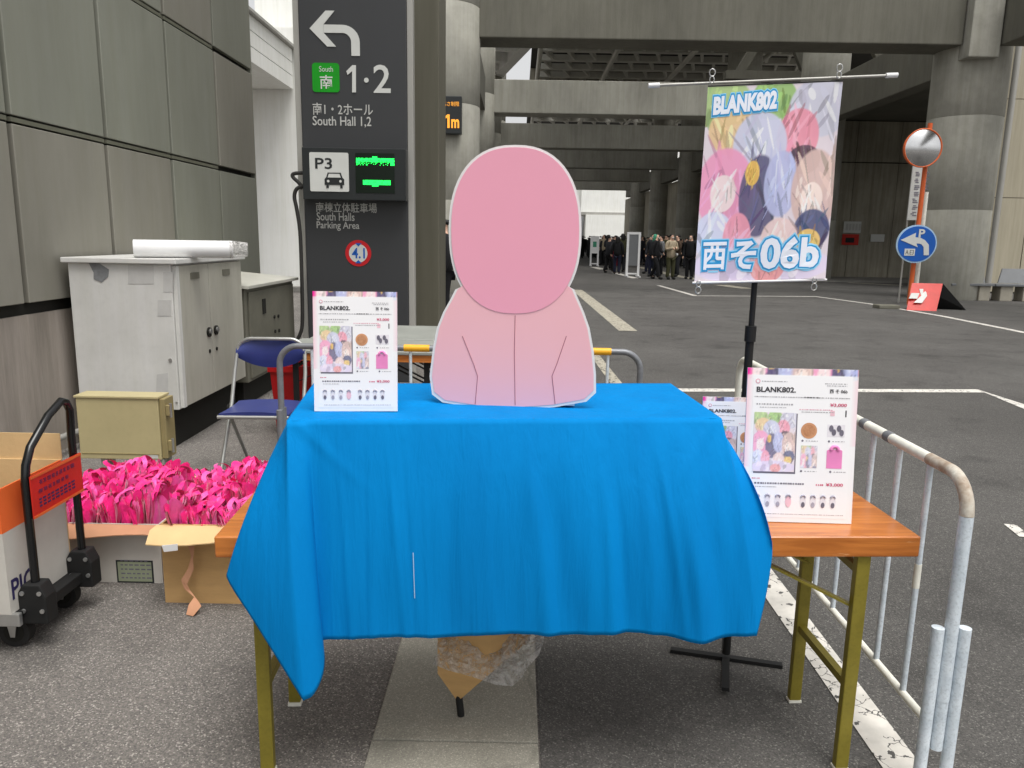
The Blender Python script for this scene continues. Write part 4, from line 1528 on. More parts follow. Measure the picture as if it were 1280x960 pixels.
def poster(name, P, ux, W, H, lean, label, extra=True):
    """upright printed board: P lower-left corner, ux along the foot, leaning back"""
    rz = math.atan2(ux.y, ux.x)
    r = root(name, tuple(P), label, 'poster')
    r.rotation_euler = (-lean, 0, rz)
    d = -.0006

    def R(x0, z0, x1, z1, m, nm, y_=d):
        return MB().bx(x0 * W, y_, z0 * H, x1 * W, y_ + .0004, z1 * H).build(nm, m, r, world=False)

    def T(body, x0, z0, x1, z1, m, off=0.0, y_=-.0018):
        mb = lettering(MB(), body, (x0 * W, y_, z0 * H), (1, 0, 0), (0, 0, 1), (x1 - x0) * W, (z1 - z0) * H, off)
        return mb.build('lettering', m, r, world=False)
    MB().bx(0, 0, 0, W, .005, H).build('board', PAPER, r, world=False)
    # pink printed border
    print_grid('border_print', 60, 80, lambda u, v: (u * W, -.0004, v * H),
               lambda u, v: ((lambda k: blend((.86, .86, .87), ART((u * 1.7) % 1, (v * 1.3 + .2) % 1) if v > .93 else lin((240, 196, 208)), k))(
                   (max(0, 1 - u / .06) * (.85 if v > .35 else .12) + max(0, (u - .94) / .06) * (.6 if v > .5 else .08) + (1 if v > .955 else 0)) if True else 0)), r)
    g = LGREY
    R(.055, .03, .945, .955, SHEET, 'text_field', -.0009)
    MB().disc((.095 * W, -.0011, .915 * H), .022 * W, (0, -1, 0), .0004, 20).build('ring_mark', PINKP, r, world=False)
    MB().disc((.095 * W, -.0016, .915 * H), .014 * W, (0, -1, 0), .0003, 20).build('ring_mark_centre', SHEET, r, world=False)
    T('BLANK802.', .085, .845, .44, .880, INK, .03)
    T('西 そ 06b', .745, .847, .905, .872, INK, .02)
    rnd = random.Random(11)

    def line(x0, x1, z, h=.006, m=g):
        mb = MB()
        x = x0
        while x < x1:
            w_ = rnd.uniform(.008, .02)
            mb.bx(x * W, -.0014, z * H, min(x + w_, x1) * W, -.0011, (z + h) * H)
            x += w_ + rnd.uniform(.003, .012)
        mb.build('text_line', m, r, world=False)
    line(.13, .36, .912, .006)
    line(.70, .90, .905, .005)
    line(.72, .90, .892, .005)
    line(.07, .93, .812, .007)
    line(.52, .66, .812, .008, INK)
    line(.09, .42, .763, .010)
    line(.12, .36, .745, .005)
    line(.48, .78, .735, .006, PINKP)
    line(.50, .80, .720, .005)
    T('¥3,000', .755, .758, .905, .782, PINKD, .02)
    R(.76, .70, .80, .735, PINKL, 'price_tag', -.0012)
    R(.895, .695, .907, .738, INK, 'price_bar', -.0012)
    # the big picture
    gx0, gz0, gx1, gz1 = .075, .33, .455, .715
    MB().bx((gx0 + .01) * W, -.0013, (gz0 - .012) * H, (gx1 + .012) * W, -.001, (gz1 - .005) * H).build('picture_shadow', INKG, r, world=False)
    print_grid('picture', 46, 60, lambda u, v: ((gx0 + (gx1 - gx0) * u) * W, -.0018, (gz0 + (gz1 - gz0) * v) * H), lambda u, v: blend(ART(u, v), (.85, .8, .84), .12), r)
    MB().disc((.575 * W, -.0012, .602 * H), .073 * W, (0, -1, 0), .0004, 28).build('round_coaster', TAN, r, world=False)
    MB().disc((.575 * W, -.0017, .602 * H), .055 * W, (0, -1, 0), .0003, 28).build('round_coaster_face', TAN2, r, world=False)
    R(.74, .565, .90, .645, SHEET2, 'card_print', -.0012)
    for (x, z) in ((.80, .595), (.87, .592), (.775, .62), (.845, .62)):
        MB().disc((x * W, -.0018, z * H), .02 * W, (0, -1, 0), .0003, 12, r2=.03 * W).build('card_motif', random.choice((INKG, PINKL)), r, world=False)
    print_grid('small_picture', 14, 18, lambda u, v: ((.51 + .15 * u) * W, -.0014, (.36 + .145 * v) * H), lambda u, v: blend(ART(u, .3 + .6 * v), (.85, .8, .84), .3), r)
    mb = MB()
    bxp = [(.745, .36), (.885, .36), (.885, .475), (.875, .482), (.755, .482), (.745, .475)]
    mb.prism([(x * W, -.0012, z * H) for x, z in bxp], (0, -.0004, 0))
    mb.build('bag_print', PINKB, r, world=False)
    hd = arc((.815 * W, -.0014, .480 * H), .033 * W, 0, math.pi, (1, 0, 0), (0, 0, 1), 10)
    MB().tube(hd, .0035 * W / .21, 6).build('bag_handle_print', PINKB, r, world=False)
    line(.785, .845, .395, .008, PINKD)
    for x, z in ((.52, .533), (.76, .533), (.52, .335), (.785, .335)):
        line(x + .03, x + .14, z, .005)
        MB().disc((x * W, -.0012, (z + .003) * H), .01 * W, (0, -1, 0), .0003, 10).build('bullet', INKG, r, world=False)
    T('★', .05, .27, .06, .28, SHEET)
    line(.075, .15, .282, .005, PINKD)
    line(.10, .55, .248, .011, INKG)
    line(.11, .30, .228, .005)
    T('¥3,000', .75, .240, .905, .264, PINKD, .02)
    line(.66, .73, .245, .010, PINKD)
    # small ornaments along the foot
    for i, x in enumerate((.11, .205, .30, .395, .53, .62, .71, .80)):
        c = (INKG, GREYM, GREYM, PINKL if i == 3 else GREYM, INKG, GREYM, INKG, INKG)[i]
        MB().disc(((x + .02) * W, -.0012, .135 * H), .028 * W, (0, -1, 0), .0003, 14, r2=.05 * W).build('charm_print', PINKL if i == 3 else SHEET2, r, world=False)
        MB().disc(((x + .02) * W, -.0017, .118 * H), .017 * W, (0, -1, 0), .0003, 12, r2=.026 * W).build('charm_motif', c, r, world=False)
        hoop_ = arc(((x + .02) * W, -.0016, .165 * H), .02 * W, 0, math.pi, (1, 0, 0), (0, 0, 1), 8)
        MB().tube(hoop_, .0018 * W / .21, 5).build('charm_hoop', GREYM, r, world=False)
    line(.12, .92, .052, .004)
    # easel strut behind
    MB().bar((W * .5, .006, H * .7), (W * .5, H * .26, .003 + math.tan(lean) * 0), .04, .002, up=(0, 1, 0)).build('easel_strut', KARTON, r, world=False)
    return r


LGREY = mat('print_grey', (170, 168, 172), rough=.5)
INK = mat('print_ink', (52, 50, 56), rough=.5)
INKG = mat('print_ink_grey', (112, 108, 122), rough=.5, var=.2, scale=60)
GREYM = mat('print_mid_grey', (168, 164, 178), rough=.5, var=.2, scale=60)
SHEET = mat('print_white', (240, 239, 241), rough=.45, var=.01)
SHEET2 = mat('print_offwhite', (226, 222, 228), rough=.45, var=.03, scale=40)
PINKP = mat('print_pink', (222, 160, 178), rough=.5)
PINKL = mat('print_pink_light', (240, 196, 208), rough=.5)
PINKD = mat('print_pink_deep', (206, 70, 112), rough=.5)
PINKB = mat('print_pink_bag', (236, 140, 196), rough=.5)
TAN = mat('print_tan', (206, 150, 110), rough=.5)
TAN2 = mat('print_tan_face', (196, 144, 106), rough=.5, col2=(176, 120, 84), scale=180)

pa, pb = onz(393, 514, 1.003), onz(497, 514, 1.003)
poster('menu_poster', pa, (pb - pa), (pb - pa).length, ony(393, 367, pa.y + .02).z - 1.0 + .004, math.radians(5), 'small white price poster standing on the left of the blue cloth')
pa, pb = onz(927, 651, .7015), onz(1064, 655, .7015)
W_ = (pb - pa).length
poster('menu_poster', pa, (pb - pa), W_, .418, math.radians(7), 'large white price poster standing on the bare right table end')
pa2 = pa + Vector((-.19, .13, 0))
pa2 = Vector((onz(860, 600, .7015).x, pa.y + .20, .7015))
poster('menu_poster', pa2, (pb - pa) + Vector((0, .0, 0)), .225, .298, math.radians(7), 'small price poster mostly hidden behind the large right one')

# ------------------------------------------------------------------ plain standee
SY_ = onz(640, 508, 1.0).y
st = root('standee', (0, SY_, 1.0), 'plain pink head-and-shoulders standee board standing on the blue cloth', 'standee')


def sp(x, y, dy=0.0):
    p = ony(x, y, SY_ + dy)
    return p


def superellipse(cx, cy, rx, ry, e, t0=0.0, t1=2 * math.pi, n=48):
    out = []
    for k in range(n + 1):
        t = t0 + (t1 - t0) * k / n
        c, s_ = math.cos(t), math.sin(t)
        out.append((cx + rx * math.copysign(abs(c) ** (2 / e), c), cy - ry * math.copysign(abs(s_) ** (2 / e), s_)))
    return out


def outline(grow, part):
    if part == 'all':
        hd = superellipse(644, 288, 80 + grow, 104 + grow, 2.35, -math.radians(38), math.radians(218), 40)
        body = [(572, 362), (566, 374), (557, 390), (549, 410), (544, 436), (540, 470), (543, 490), (556, 500), (600, 507), (645, 509), (690, 506), (730, 499), (742, 488), (742, 468), (739, 438), (734, 410), (727, 390), (720, 374), (715, 362)]
        return hd + [(x + (3 if x > 644 else -3) * (grow > 0), min(y + (grow if y > 480 else 0), 513)) for x, y in body]
    return superellipse(644, 288, 80, 104, 2.35)[:-1]


MB().prism([sp(x, y) for x, y in outline(3, 'all')], (0, .006, 0)).build('board', PAPER, st)
MB().prism([sp(x, y, -.0015) for x, y in outline(0, 'all')], (0, .001, 0)).build('body_print', PINKJ, st)
MB().prism([sp(x, y, -.003) for x, y in outline(0, 'head')], (0, .001, 0)).build('head_print', PINKH, st)
for ln in ([(644, 394), (643, 440), (644, 506)], [(578, 420), (592, 455), (597, 470), (594, 505)], [(708, 420), (696, 455), (690, 470), (694, 505)]):
    MB().tube([sp(x, y, -.0018) for x, y in ln], .0011, 6).build('seam_print', PINKL2, st)
q = onz(640, 505, 1.0)
MB().bx(-.12, SY_ + .008, 1.003, .16, SY_ + .09, 1.008).build('foot_plate', PAPER, st)
MB().prism([(0.0, SY_ + .007, 1.008), (0.0, SY_ + .085, 1.008), (0.0, SY_ + .007, 1.25)], (.003, 0, 0)).build('strut', PAPER, st)

# ------------------------------------------------------------------ banner on its stand
bp0 = onz(907, 828, 0)
BNY = bp0.y
bs = root('banner_stand', tuple(bp0), 'black cross-footed banner stand behind the right end of the blue cloth', 'banner stand')
e0, e1 = onz(838, 812, .012), onz(978, 832, .012)
MB().bar(e0, e1, .024, .012).build('foot_bar', BLACKM, bs)
f0, f1 = onz(907, 862, .026), onz(908, 800, .026)
MB().bar(f0 + (f0 - f1) * 0, bp0 + (bp0 - f0) * 1.0 + Vector((0, 0, .026)), .024, .012).build('foot_bar', BLACKM, bs)
ptop = ony(938, 352, BNY)
rodz = ony(966, 100, BNY)
zj = ony(932, 415, BNY).z
px_ = bp0.x
MB().tube([(px_, BNY, .035), (px_, BNY, zj)], .0135, 14).build('lower_pole', BLACKM, bs)
MB().tube([(px_ + .001, BNY, zj - .02), (px_ + .002, BNY, rodz.z - .01)], .0095, 12).build('upper_pole', BLACKM, bs)
MB().tube([(px_, BNY, zj - .03), (px_, BNY, zj + .02)], .018, 14).build('clamp', BLACKM, bs)
a, b = ony(812, 107, BNY - .015), ony(1120, 94, BNY - .015)
dd = (b - a)
MB().tube([a, a.lerp(b, .55), b], .0042, 10).build('cross_rod', POSTG, bs)
for e, s in ((a, 1), (b, -1)):
    MB().tube([e - dd.normalized() * .004 * s, e + dd.normalized() * .03 * s], .0075, 12).build('rod_tip', PAPER, bs)

C00, C10, C11, C01 = ony(868, 352, BNY - .03), ony(1031, 348, BNY - .03), ony(1054, 102, BNY - .03), ony(885, 109, BNY - .03)
bn = root('banner', (0, BNY - .03, 0), 'hanging pastel banner lettered BLANK802 and 西そ06b on a black stand', 'banner')
bn.location = (C00.x, BNY - .03, C00.z)
inv = wmat(bn).inverted()


def bpos(u, v, d=0.0):
    p = C00.lerp(C10, u).lerp(C01.lerp(C11, u), v)
    p.y += -d + .006 * math.sin(u * 5 + v * 3) * (1 - v) + .005 * ridge(u - v * .2, .8, .08) + .003 * math.sin(v * 11) * ridge(u, .95, .15)
    return p


print_grid('sheet', 200, 280, lambda u, v: inv @ bpos(u, v), lambda u, v: ART(u, v), bn)
print_grid('sheet_back', 12, 12, lambda u, v: inv @ (bpos(u, v) + Vector((0, .0015, 0))), lambda u, v: (.8, .8, .82), bn)


def btext(body, u0, v0, u1, v1, shades, skew=0.0):
    for k, (off, m) in enumerate(shades):
        vs, fs = text_polys(body, off)
        rv = text_polys(body, 0.0)[0]
        x0, x1 = min(v.x for v in rv), max(v.x for v in rv)
        y0, y1 = min(v.y for v in rv), max(v.y for v in rv)
        mb = MB()
        mb.add([bpos(u0 + (v.x - x0) / (x1 - x0) * (u1 - u0), v0 + (v.y - y0) / (y1 - y0) * (v1 - v0) + skew * ((v.x - x0) / (x1 - x0)), .001 + .0006 * k) for v in vs], fs)
        mb.build('lettering', m, bn)


BLUEL = mat('banner_blue', (34, 152, 214), rough=.45, var=.03)
SKYL = mat('banner_sky', (150, 214, 246), rough=.45, var=.03)
LWHT = mat('banner_white', (236, 240, 250), rough=.45, var=.01)
btext('BLANK802', .055, .865, .515, .945, ((.17, SKYL), (.13, BLUEL), (.055, LWHT)), .02)
btext('西', .055, .065, .225, .205, ((.12, SKYL), (.085, BLUEL), (.022, LWHT)))
btext('そ', .275, .065, .45, .205, ((.12, SKYL), (.085, BLUEL), (.030, LWHT)))
btext('06b', .50, .065, .925, .215, ((.11, SKYL), (.075, BLUEL), (.035, LWHT)))
MB().tube([C00 + Vector((-.006, 0, -.004)), C10 + Vector((.006, 0, -.004))], .0035, 8).build('bottom_rod', PAPER, bn)
MB().tube([C01 + Vector((0, 0, .003)), C11 + Vector((0, 0, .003))], .002, 8).build('top_rod', BLACKM, bn)


def clip(px, py, s):
    c = ony(px, py, BNY - .034)
    b = MB()
    b.tube([c + Vector((.009 * math.cos(t * .785), 0, .011 * math.sin(t * .785) + .014 * s)) for t in range(9)], .0018, 6)
    b.tube([c + Vector((.007 * math.cos(t * .785), 0, .010 * math.sin(t * .785) - .006 * s)) for t in range(9)], .0018, 6)
    b.build('ring_clip', STEEL, bn)


for q in ((890, 97, 1), (1049, 91, 1), (873, 357, -1), (1018, 353, -1)):
    clip(*q)

# ------------------------------------------------------------------ barricades
RX = 1.112


def barricade_side():
    """runs away from the camera along the road edge"""
    r = root('pipe_barricade', (RX, 2.8, 0), 'pale tubular barricade with rusty corner standing along the white line', 'barricade')
    pT = onx(1203, 594, RX)
    zt_ = onx(1130, 556, RX).z
    y0, y1 = onx(1209, 640, RX).y, 3.78
    rr = .09
    tp_ = zt_
    hoop = [(RX, y0, .30)] + [(RX, y0, tp_ - rr)] + arc((RX, y0 + rr, tp_ - rr), rr, math.pi, math.pi / 2, (0, 1, 0), (0, 0, 1), 8)[1:]
    MB().tube(hoop[:2], .0165, 14).build('post', GALV, r)
    MB().tube(hoop[1:] + [(RX, y0 + rr + .10, tp_)], .0165, 14).build('rusty_bend', RUSTY, r)
    MB().tube([(RX, y0 + rr + .10, tp_), (RX, y1 - rr, tp_)] + arc((RX, y1 - rr, tp_ - rr), rr, math.pi / 2, 0, (0, 1, 0), (0, 0, 1), 8)[1:] + [(RX, y1, .30)], .0155, 14).build('top_rail', CREAM, r)
    zl = .20
    MB().tube([(RX, y0 + .005, zl), (RX, y1, zl)], .0115, 12).build('bottom_rail', CREAM, r)
    y = y0 + .185
    k = 0
    while y < y1 - .05:
        MB().tube([(RX, y, zl + .01), (RX, y, tp_ - .012)], .0085, 10).build('bar', GALV, r)
        if k in (0, 1):
            zc = zl + .32 + .03 * k
            MB().tube([(RX, y, zc), (RX, y, zc + .07)], .0095, 10).build('sleeve', CREAM, r)
        y += .165
        k += 1
    for yy in (y0 + .40, y0 + .56):
        MB().tube([(RX, yy, tp_), (RX, yy + .035, tp_)], .0168, 12).build('band', GALVG, r)
    for yy in (y0, y1):
        for sx_ in (-1, 1):
            b = MB()
            b.tube([(RX + sx_ * .034, yy, 0.0), (RX + sx_ * .034, yy, .50)], .0155, 14)
            b.build('foot_socket', GALV, r)
        MB().tube([(RX - .034, yy, .03), (RX + .034, yy, .03)], .009, 10).build('foot_bar', GALV, r)
        MB().tube([(RX - .19, yy - .0, .015), (RX - .045, yy, .015)], .012, 10).build('foot_bar', GALV, r) if False else None
        MB().tube([(RX, yy, .16), (RX, yy, .305)], .0155, 14).build('post_end', GALV, r)
    return r


barricade_side()


def barricade_back():
    Yb = 4.05
    a, b = ony(349, 440, Yb), ony(801, 448, Yb)
    zt_ = (ony(400, 433, Yb).z + ony(780, 440, Yb).z) / 2
    x0, x1 = a.x, b.x
    r = root('pipe_barricade', ((x0 + x1) / 2, Yb, 0), 'grey tubular barricade with yellow sleeves standing behind the standee', 'barricade')
    rr = .10
    MB().tube([(x0, Yb, .28)] + arc((x0 + rr, Yb, zt_ - rr), rr, math.pi, math.pi / 2, (1, 0, 0), (0, 0, 1), 8)[0:] +
              arc((x1 - rr, Yb, zt_ - rr), rr, math.pi / 2, 0, (1, 0, 0), (0, 0, 1), 8) + [(x1, Yb, .28)], .0165, 14).build('hoop_frame', GALVG, r)
    MB().tube([(x0, Yb, .20), (x1, Yb, .20)], .012, 10).build('bottom_rail', GALVG, r)
    n = 11
    for k in range(1, n):
        x = x0 + (x1 - x0) * k / n
        MB().tube([(x, Yb, .21), (x, Yb, zt_ - .015)], .0085, 10).build('bar', GALV, r)
    for p0, p1 in ((505, 537), (560, 600), (640, 680), (740, 764), (400, 440)):
        u, v = ony(p0, 437, Yb).x, ony(p1, 437, Yb).x
        MB().tube([(u, Yb, zt_), (v, Yb, zt_)], .0195, 12).build('yellow_sleeve', YELLOW, r)
    for xx in (x0, x1):
        for s in (-1, 1):
            MB().tube([(xx, Yb + s * .035, 0), (xx, Yb + s * .035, .52)], .017, 12).build('foot_socket', GALVG, r)
        MB().tube([(xx, Yb - .035, .03), (xx, Yb + .035, .03)], .01, 10).build('foot_bar', GALVG, r)
        MB().tube([(xx, Yb, .14), (xx, Yb, .285)], .0165, 12).build('post_end', GALVG, r)


barricade_back()


# ------------------------------------------------------------------ cartons with pink bags
def carton(p, W, D, H, m, label, flapm, front_flap, lab=False, rz=0.0):
    r = root('carton', p, label, 'carton', rz=rz)
    t = .006
    MB().bx(0, 0, 0, W, t, H).build('front_wall', m, r, world=False)
    MB().bx(0, D - t, 0, W, D, H).build('back_wall', m, r, world=False)
    MB().bx(0, t + .0005, 0, t, D - t - .0005, H).build('side_wall', m, r, world=False)
    MB().bx(W - t, t + .0005, 0, W, D - t - .0005, H).build('side_wall', m, r, world=False)
    MB().bx(t + .0005, t + .0005, 0, W - t - .0005, D - t - .0005, t).build('bottom', m, r, world=False)
    # flaps: front one folded out and drooping, with a wavy torn edge
    n = 24
    vs, rnd = [], random.Random(W)
    for i in range(n + 1):
        u = i / n
        x = -.012 + u * (W + .024)
        ln = front_flap * (1 + .03 * math.sin(u * 7) + rnd.uniform(-.015, .015))
        tap = .0
        vs += [(x, -.001, H - .002), (x, -ln * .6, H - .002 - .012 * math.sin(u * 3)), (x + (.02 if i == n else 0), -ln, H - .03 - .014 * math.sin(u * 4 + 1))]
    b = MB()
    fs = [(i * 3 + j, (i + 1) * 3 + j, (i + 1) * 3 + j + 1, i * 3 + j + 1) for i in range(n) for j in range(2)]
    b.add(vs, fs, True)
    b.add([(v[0], v[1], v[2] - .004) for v in vs], [f[::-1] for f in fs], True)
    nn = len(vs)
    b.add([vs[i * 3 + 2] for i in range(n + 1)] + [(vs[i * 3 + 2][0], vs[i * 3 + 2][1], vs[i * 3 + 2][2] - .004) for i in range(n + 1)], [(i, i + 1, n + 2 + i, n + 1 + i) for i in range(n)])
    b.build('flap', flapm, r, world=False)
    b = MB()
    b.add([(0, D + .001, H), (W, D + .001, H), (W - .02, D + .10, H + .05), (.02, D + .10, H + .05), (0, D + .004, H - .004), (W, D + .004, H - .004), (W - .02, D + .103, H + .046), (.02, D + .103, H + .046)],
          [(0, 1, 2, 3), (7, 6, 5, 4), (0, 4, 5, 1), (1, 5, 6, 2), (2, 6, 7, 3), (3, 7, 4, 0)])
    b.build('flap', KARTONL, r, world=False)
    if lab:
        l0 = ony(147, 728, p[1]).x - p[0]
        l1 = ony(193, 728, p[1]).x - p[0]
        z0, z1 = ony(150, 728, p[1]).z, ony(150, 700, p[1]).z
        lb = MB().bx(l0, -.0012, z0, l1, -.0002, z1).build('label', SIGNB2, r, world=False)
        MB().bx(l0 + .007, -.002, z0 + .007, l1 - .007, -.0013, z1 - .007).build('label_face', LABF, r, world=False)
        b = MB()
        rn = random.Random(4)
        for i in range(5):
            x = l0 + .02
            zz = z0 + .02 + i * .019
            while x < l1 - .025:
                ww = rn.uniform(.008, .02)
                b.bx(x, -.0024, zz, x + ww, -.0021, zz + .006)
                x += ww + .007
        b.build('label_text', INKG, r, world=False)
    return r


LABF = mat('label_pale_green', (150, 158, 132), rough=.6)
c1a, c1b = onz(100, 729), onz(204, 729)
c2a = onz(207, 753)
H1 = ony(160, 655, c1b.y).z
H2 = ony(240, 662, c2a.y).z + .02
Y1, Y2 = c1b.y, c2a.y
W1, W2 = .50, .46
carton((c1b.x - W1, Y1, 0), W1, .40, H1, KWHITE, 'pale grey carton with a bordered label, heaped with pink bags', KARTONR, .07, lab=True)
carton((c2a.x, Y2, 0), W2, .42, H2, KARTON, 'brown cardboard carton with torn tape hanging, heaped with pink bags', KARTONL, .10)
# torn strip of paper tape
cr_ = [o for o in COL.objects if o.name.startswith('carton')][-1]
cr_ = [o for o in COL.objects if o.get('category') == 'carton'][-1]
b = MB()
sp_ = [(238, 683), (241, 697), (238, 712), (231, 727), (233, 738), (246, 748), (243, 758), (238, 771)]
vs = []
for i, (x, y) in enumerate(sp_):
    p = ony(x, y, Y2 - .045 - .004 * i - (.03 if i > 5 else 0))
    wv = (.010, .006, .008, .014, .008, .01, .022, .016)[i]
    vs += [p + Vector((-wv, 0, .006)), p + Vector((wv, (-1) ** i * .012, -.004))]
for v in vs:
    v.z = max(v.z, .004)
b.add(vs, [(2 * i, 2 * i + 1, 2 * i + 3, 2 * i + 2) for i in range(len(sp_) - 1)], True)
b.build('torn_tape', KARTONR, cr_)
MB().prism([ony(x, y, Y2 - .11) for x, y in ((202, 682), (222, 680), (222, 688), (205, 690))], (0, .002, 0)).build('torn_paper', PAPER, cr_)

# pink bags standing on edge
bag_src = []
for variant in range(10):
    rnd = random.Random(30 + variant)
    b = MB()
    nx, nz = 20, 9
    wv, hv = .20 + rnd.uniform(-.02, .03), .24
    ph = rnd.uniform(0, 6)
    fr = rnd.uniform(7, 13)
    vs = []
    for i in range(nx + 1):
        for j in range(nz + 1):
            u, v = i / nx * 2 - 1, j / nz
            x = u * wv / 2 * (.92 + .12 * v)
            yy = (.012 * math.sin(u * fr + ph) + .012 * math.sin(u * 3 + ph * 2)) * v + .012 * v * v * math.sin(v * 6 + ph + u * 2)
            z = v * hv - .018 * u * u * v + .016 * math.sin(u * fr * 1.3 + ph * 3) * v + (.03 * max(0, u * math.cos(ph)) * v)
            vs.append((x, yy, z))
    fs = [(i * (nz + 1) + j, (i + 1) * (nz + 1) + j, (i + 1) * (nz + 1) + j + 1, i * (nz + 1) + j + 1) for i in range(nx) for j in range(nz)]
    b.add(vs, fs, True)
    b.add([(v[0] * .99, v[1] + .006 + .005 * math.sin(v[2] * 26 + ph), v[2] - .004) for v in vs], [f[::-1] for f in fs], True)
    # the strap: a broad soft loop lying over at the top
    for s_ in (rnd.choice((-1, 1)),):
        fv = []
        cx_s, ro = s_ * rnd.uniform(.0, .045), rnd.uniform(.035, .055)
        ly = rnd.uniform(-.045, .045)
        for k in range(13):
            t = math.pi * k / 12
            h = Vector((cx_s + ro * math.cos(t), ly * math.sin(t) ** 2 + .006 * math.sin(3 * t + ph), hv - .02 + ro * .95 * math.sin(t)))
            o2 = Vector((.004 * math.cos(t), .009, .006 * math.sin(t + ph)))
            fv += [h - o2, h + o2]
        b.add(fv, [(2 * k, 2 * k + 1, 2 * k + 3, 2 * k + 2) for k in range(12)], True)
    bag_src.append(b)


def bags(x0, y0, W, D, zbase, top, n, label, seed, grp):
    rnd = random.Random(seed)
    done = {}
    rows = 3
    # three files of bags, front to back
    for k in range(n):
        row = k % rows
        u = (k // rows + .5) / (n / rows)
        i = rnd.randrange(10)
        mm = rnd.choice((PINK1, PINK1, PINK2))
        key = (i, mm.name)
        x = x0 + .045 + u * (W - .09) + rnd.uniform(-.006, .006)
        yy = y0 + .115 + row * (D - .23) / (rows - 1) + rnd.uniform(-.01, .01)
        # lift so that the tips reach the heap's outline
        tz = top - .012 + .03 * math.sin(u * 5 + row + seed) + rnd.uniform(-.02, .022) - .27 + (.0, .02, .04)[row]
        if key not in done:
            o = bag_src[i].build('pink_bag', mm, world=False)
            done[key] = o
        else:
            o = done[key].copy()
            COL.objects.link(o)
        o.location = (x, yy, max(zbase, tz))
        o.rotation_euler = (rnd.uniform(-.14, .14), rnd.uniform(-.10, .10), math.radians(rnd.choice((90, 90, 270))) + rnd.uniform(-.45, .45) * (1 if row else .6) )
        o.scale = (1, 1, 1)
        tag(o, label, 'bag', grp)


T1_, T2_ = ony(150, 590, Y1 + .2).z - .035, ony(270, 592, Y2 + .22).z - .035
bags(c1b.x - W1, Y1, W1, .40, .02, T1_, 129, 'bright pink fabric bag packed on edge in the pale grey carton', 3, 'pink bags in the pale grey carton')
bags(c2a.x, Y2, W2, .42, .02, T2_, 129, 'bright pink fabric bag packed on edge in the brown carton', 9, 'pink bags in the brown carton')


# ------------------------------------------------------------------ platform trolley and its box
TX = -1.66
tr_ = root('platform_trolley', (-2.0, 2.75, 0), 'black platform trolley with upright handle at the left edge', 'trolley')
pts = [onx(x, y, TX) for x, y in ((46, 742), (36, 600), (42, 556), (60, 526), (86, 500), (106, 486))]
y_n = onx(46, 742, TX).y
y_f = onx(98, 640, TX).y
ztop = .83
rr = .05
hp = [(TX, y_n, .10), (TX, y_n, .60), (TX, y_n + .012, .66), (TX, y_n + .045, .715), (TX, y_n + .16, .80), (TX, y_n + .21, .82), (TX, y_f - .045, .835), (TX, y_f - .015, .825), (TX, y_f + .005, .79), (TX, y_f, .70), (TX, y_f, .10)]
MB().tube(hp, .0142, 14).build('handle', BLACK, tr_)
MB().bx(TX - .72, y_n - .054, .135, TX - .03, y_f + .06, .155).build('platform', BLACKM, tr_, bevel=.006)
MB().bx(TX - .72, y_n - .075, .112, TX - .02, y_n - .055, .158).build('platform_edge', STEEL, tr_, bevel=.004)
MB().bx(TX - .029, y_n + .03, .12, TX + .01, y_f, .16).build('platform_bar', BLACKM, tr_, bevel=.004)
for yy, s in ((y_n, -1), (y_f, 1)):
    b = MB()
    b.prism([(TX - .055, yy - .032, .10), (TX + .05, yy - .032, .10), (TX + .05, yy - .032, .20), (TX + .03, yy - .032, .245), (TX - .03, yy - .032, .245), (TX - .055, yy - .032, .20)], (0, .064, 0))
    b.build('hinge_bracket', BLACKM, tr_, bevel=.006)
    for q in ((-.03, .215), (.03, .215), (-.03, .15), (.035, .15)):
        MB().disc((TX + q[0], yy - .0325, q[1]), .008, (0, -1, 0), .004, 12).build('rivet', STEEL, tr_)
for xx, yy in ((TX - .09, y_n + .01), (TX - .09, y_f + .01), (TX - .64, y_n + .02), (TX - .64, y_f)):
    wh = MB()
    wh.tube([(xx, yy - .018, .055), (xx, yy + .018, .055)], .055, 28)
    wh = wh.build('caster_wheel', RUBBER, tr_)
    MB().tube([(xx, yy - .0195, .055), (xx, yy + .0195, .055)], .036, 20).build('hub', JOINT, wh)
    f = MB()
    for s in (-1, 1):
        f.prism([(xx - .022, yy + s * .024, .118), (xx + .022, yy + s * .024, .118), (xx + .008, yy + s * .024, .04), (xx - .008, yy + s * .024, .04)], (0, .003 * s, 0))
    f.bx(xx - .03, yy - .03, .113, xx + .03, yy + .03, .119)
    f.build('fork', STEEL, tr_)
# red board tied across the handle
zc0, zc1 = onx(42, 655, TX + .02).z, onx(42, 601, TX + .02).z
bd = MB().bx(TX + .018, y_n - .005, .475, TX + .022, y_f + .01, .625).build('red_board', RED, tr_)
for zz in (.478, .618):
    MB().bx(TX + .0225, y_n - .005, zz - .003, TX + .024, y_f + .01, zz + .006).build('board_edge', ORANGE, tr_)
b = MB()
rn = random.Random(8)
for (z0, h, y0_, y1_) in ((.585, .016, .04, .24), (.555, .014, .03, .20), (.505, .036, .03, .25)):
    y = y_n + y0_
    while y < y_n + y1_:
        ww = rn.uniform(.014, .024)
        for q in range(3):
            b.bx(TX + .0225, y + rn.uniform(0, .004), z0 + h * q / 3 + .001, TX + .0235, y + ww, z0 + h * (q + .6) / 3)
        y += ww + .007
b.build('board_print', NAVYP, tr_)

bxr = root('open_carton', (TX - .3, y_n + .2, .156), 'open white carton with orange printed top riding on the trolley', 'carton')
bx0, bx1, by0, by1, bz0, bz1 = TX - .52, TX - .045, onx(14, 768, TX - .045).y, y_f + .0, .157, .60
t = .006


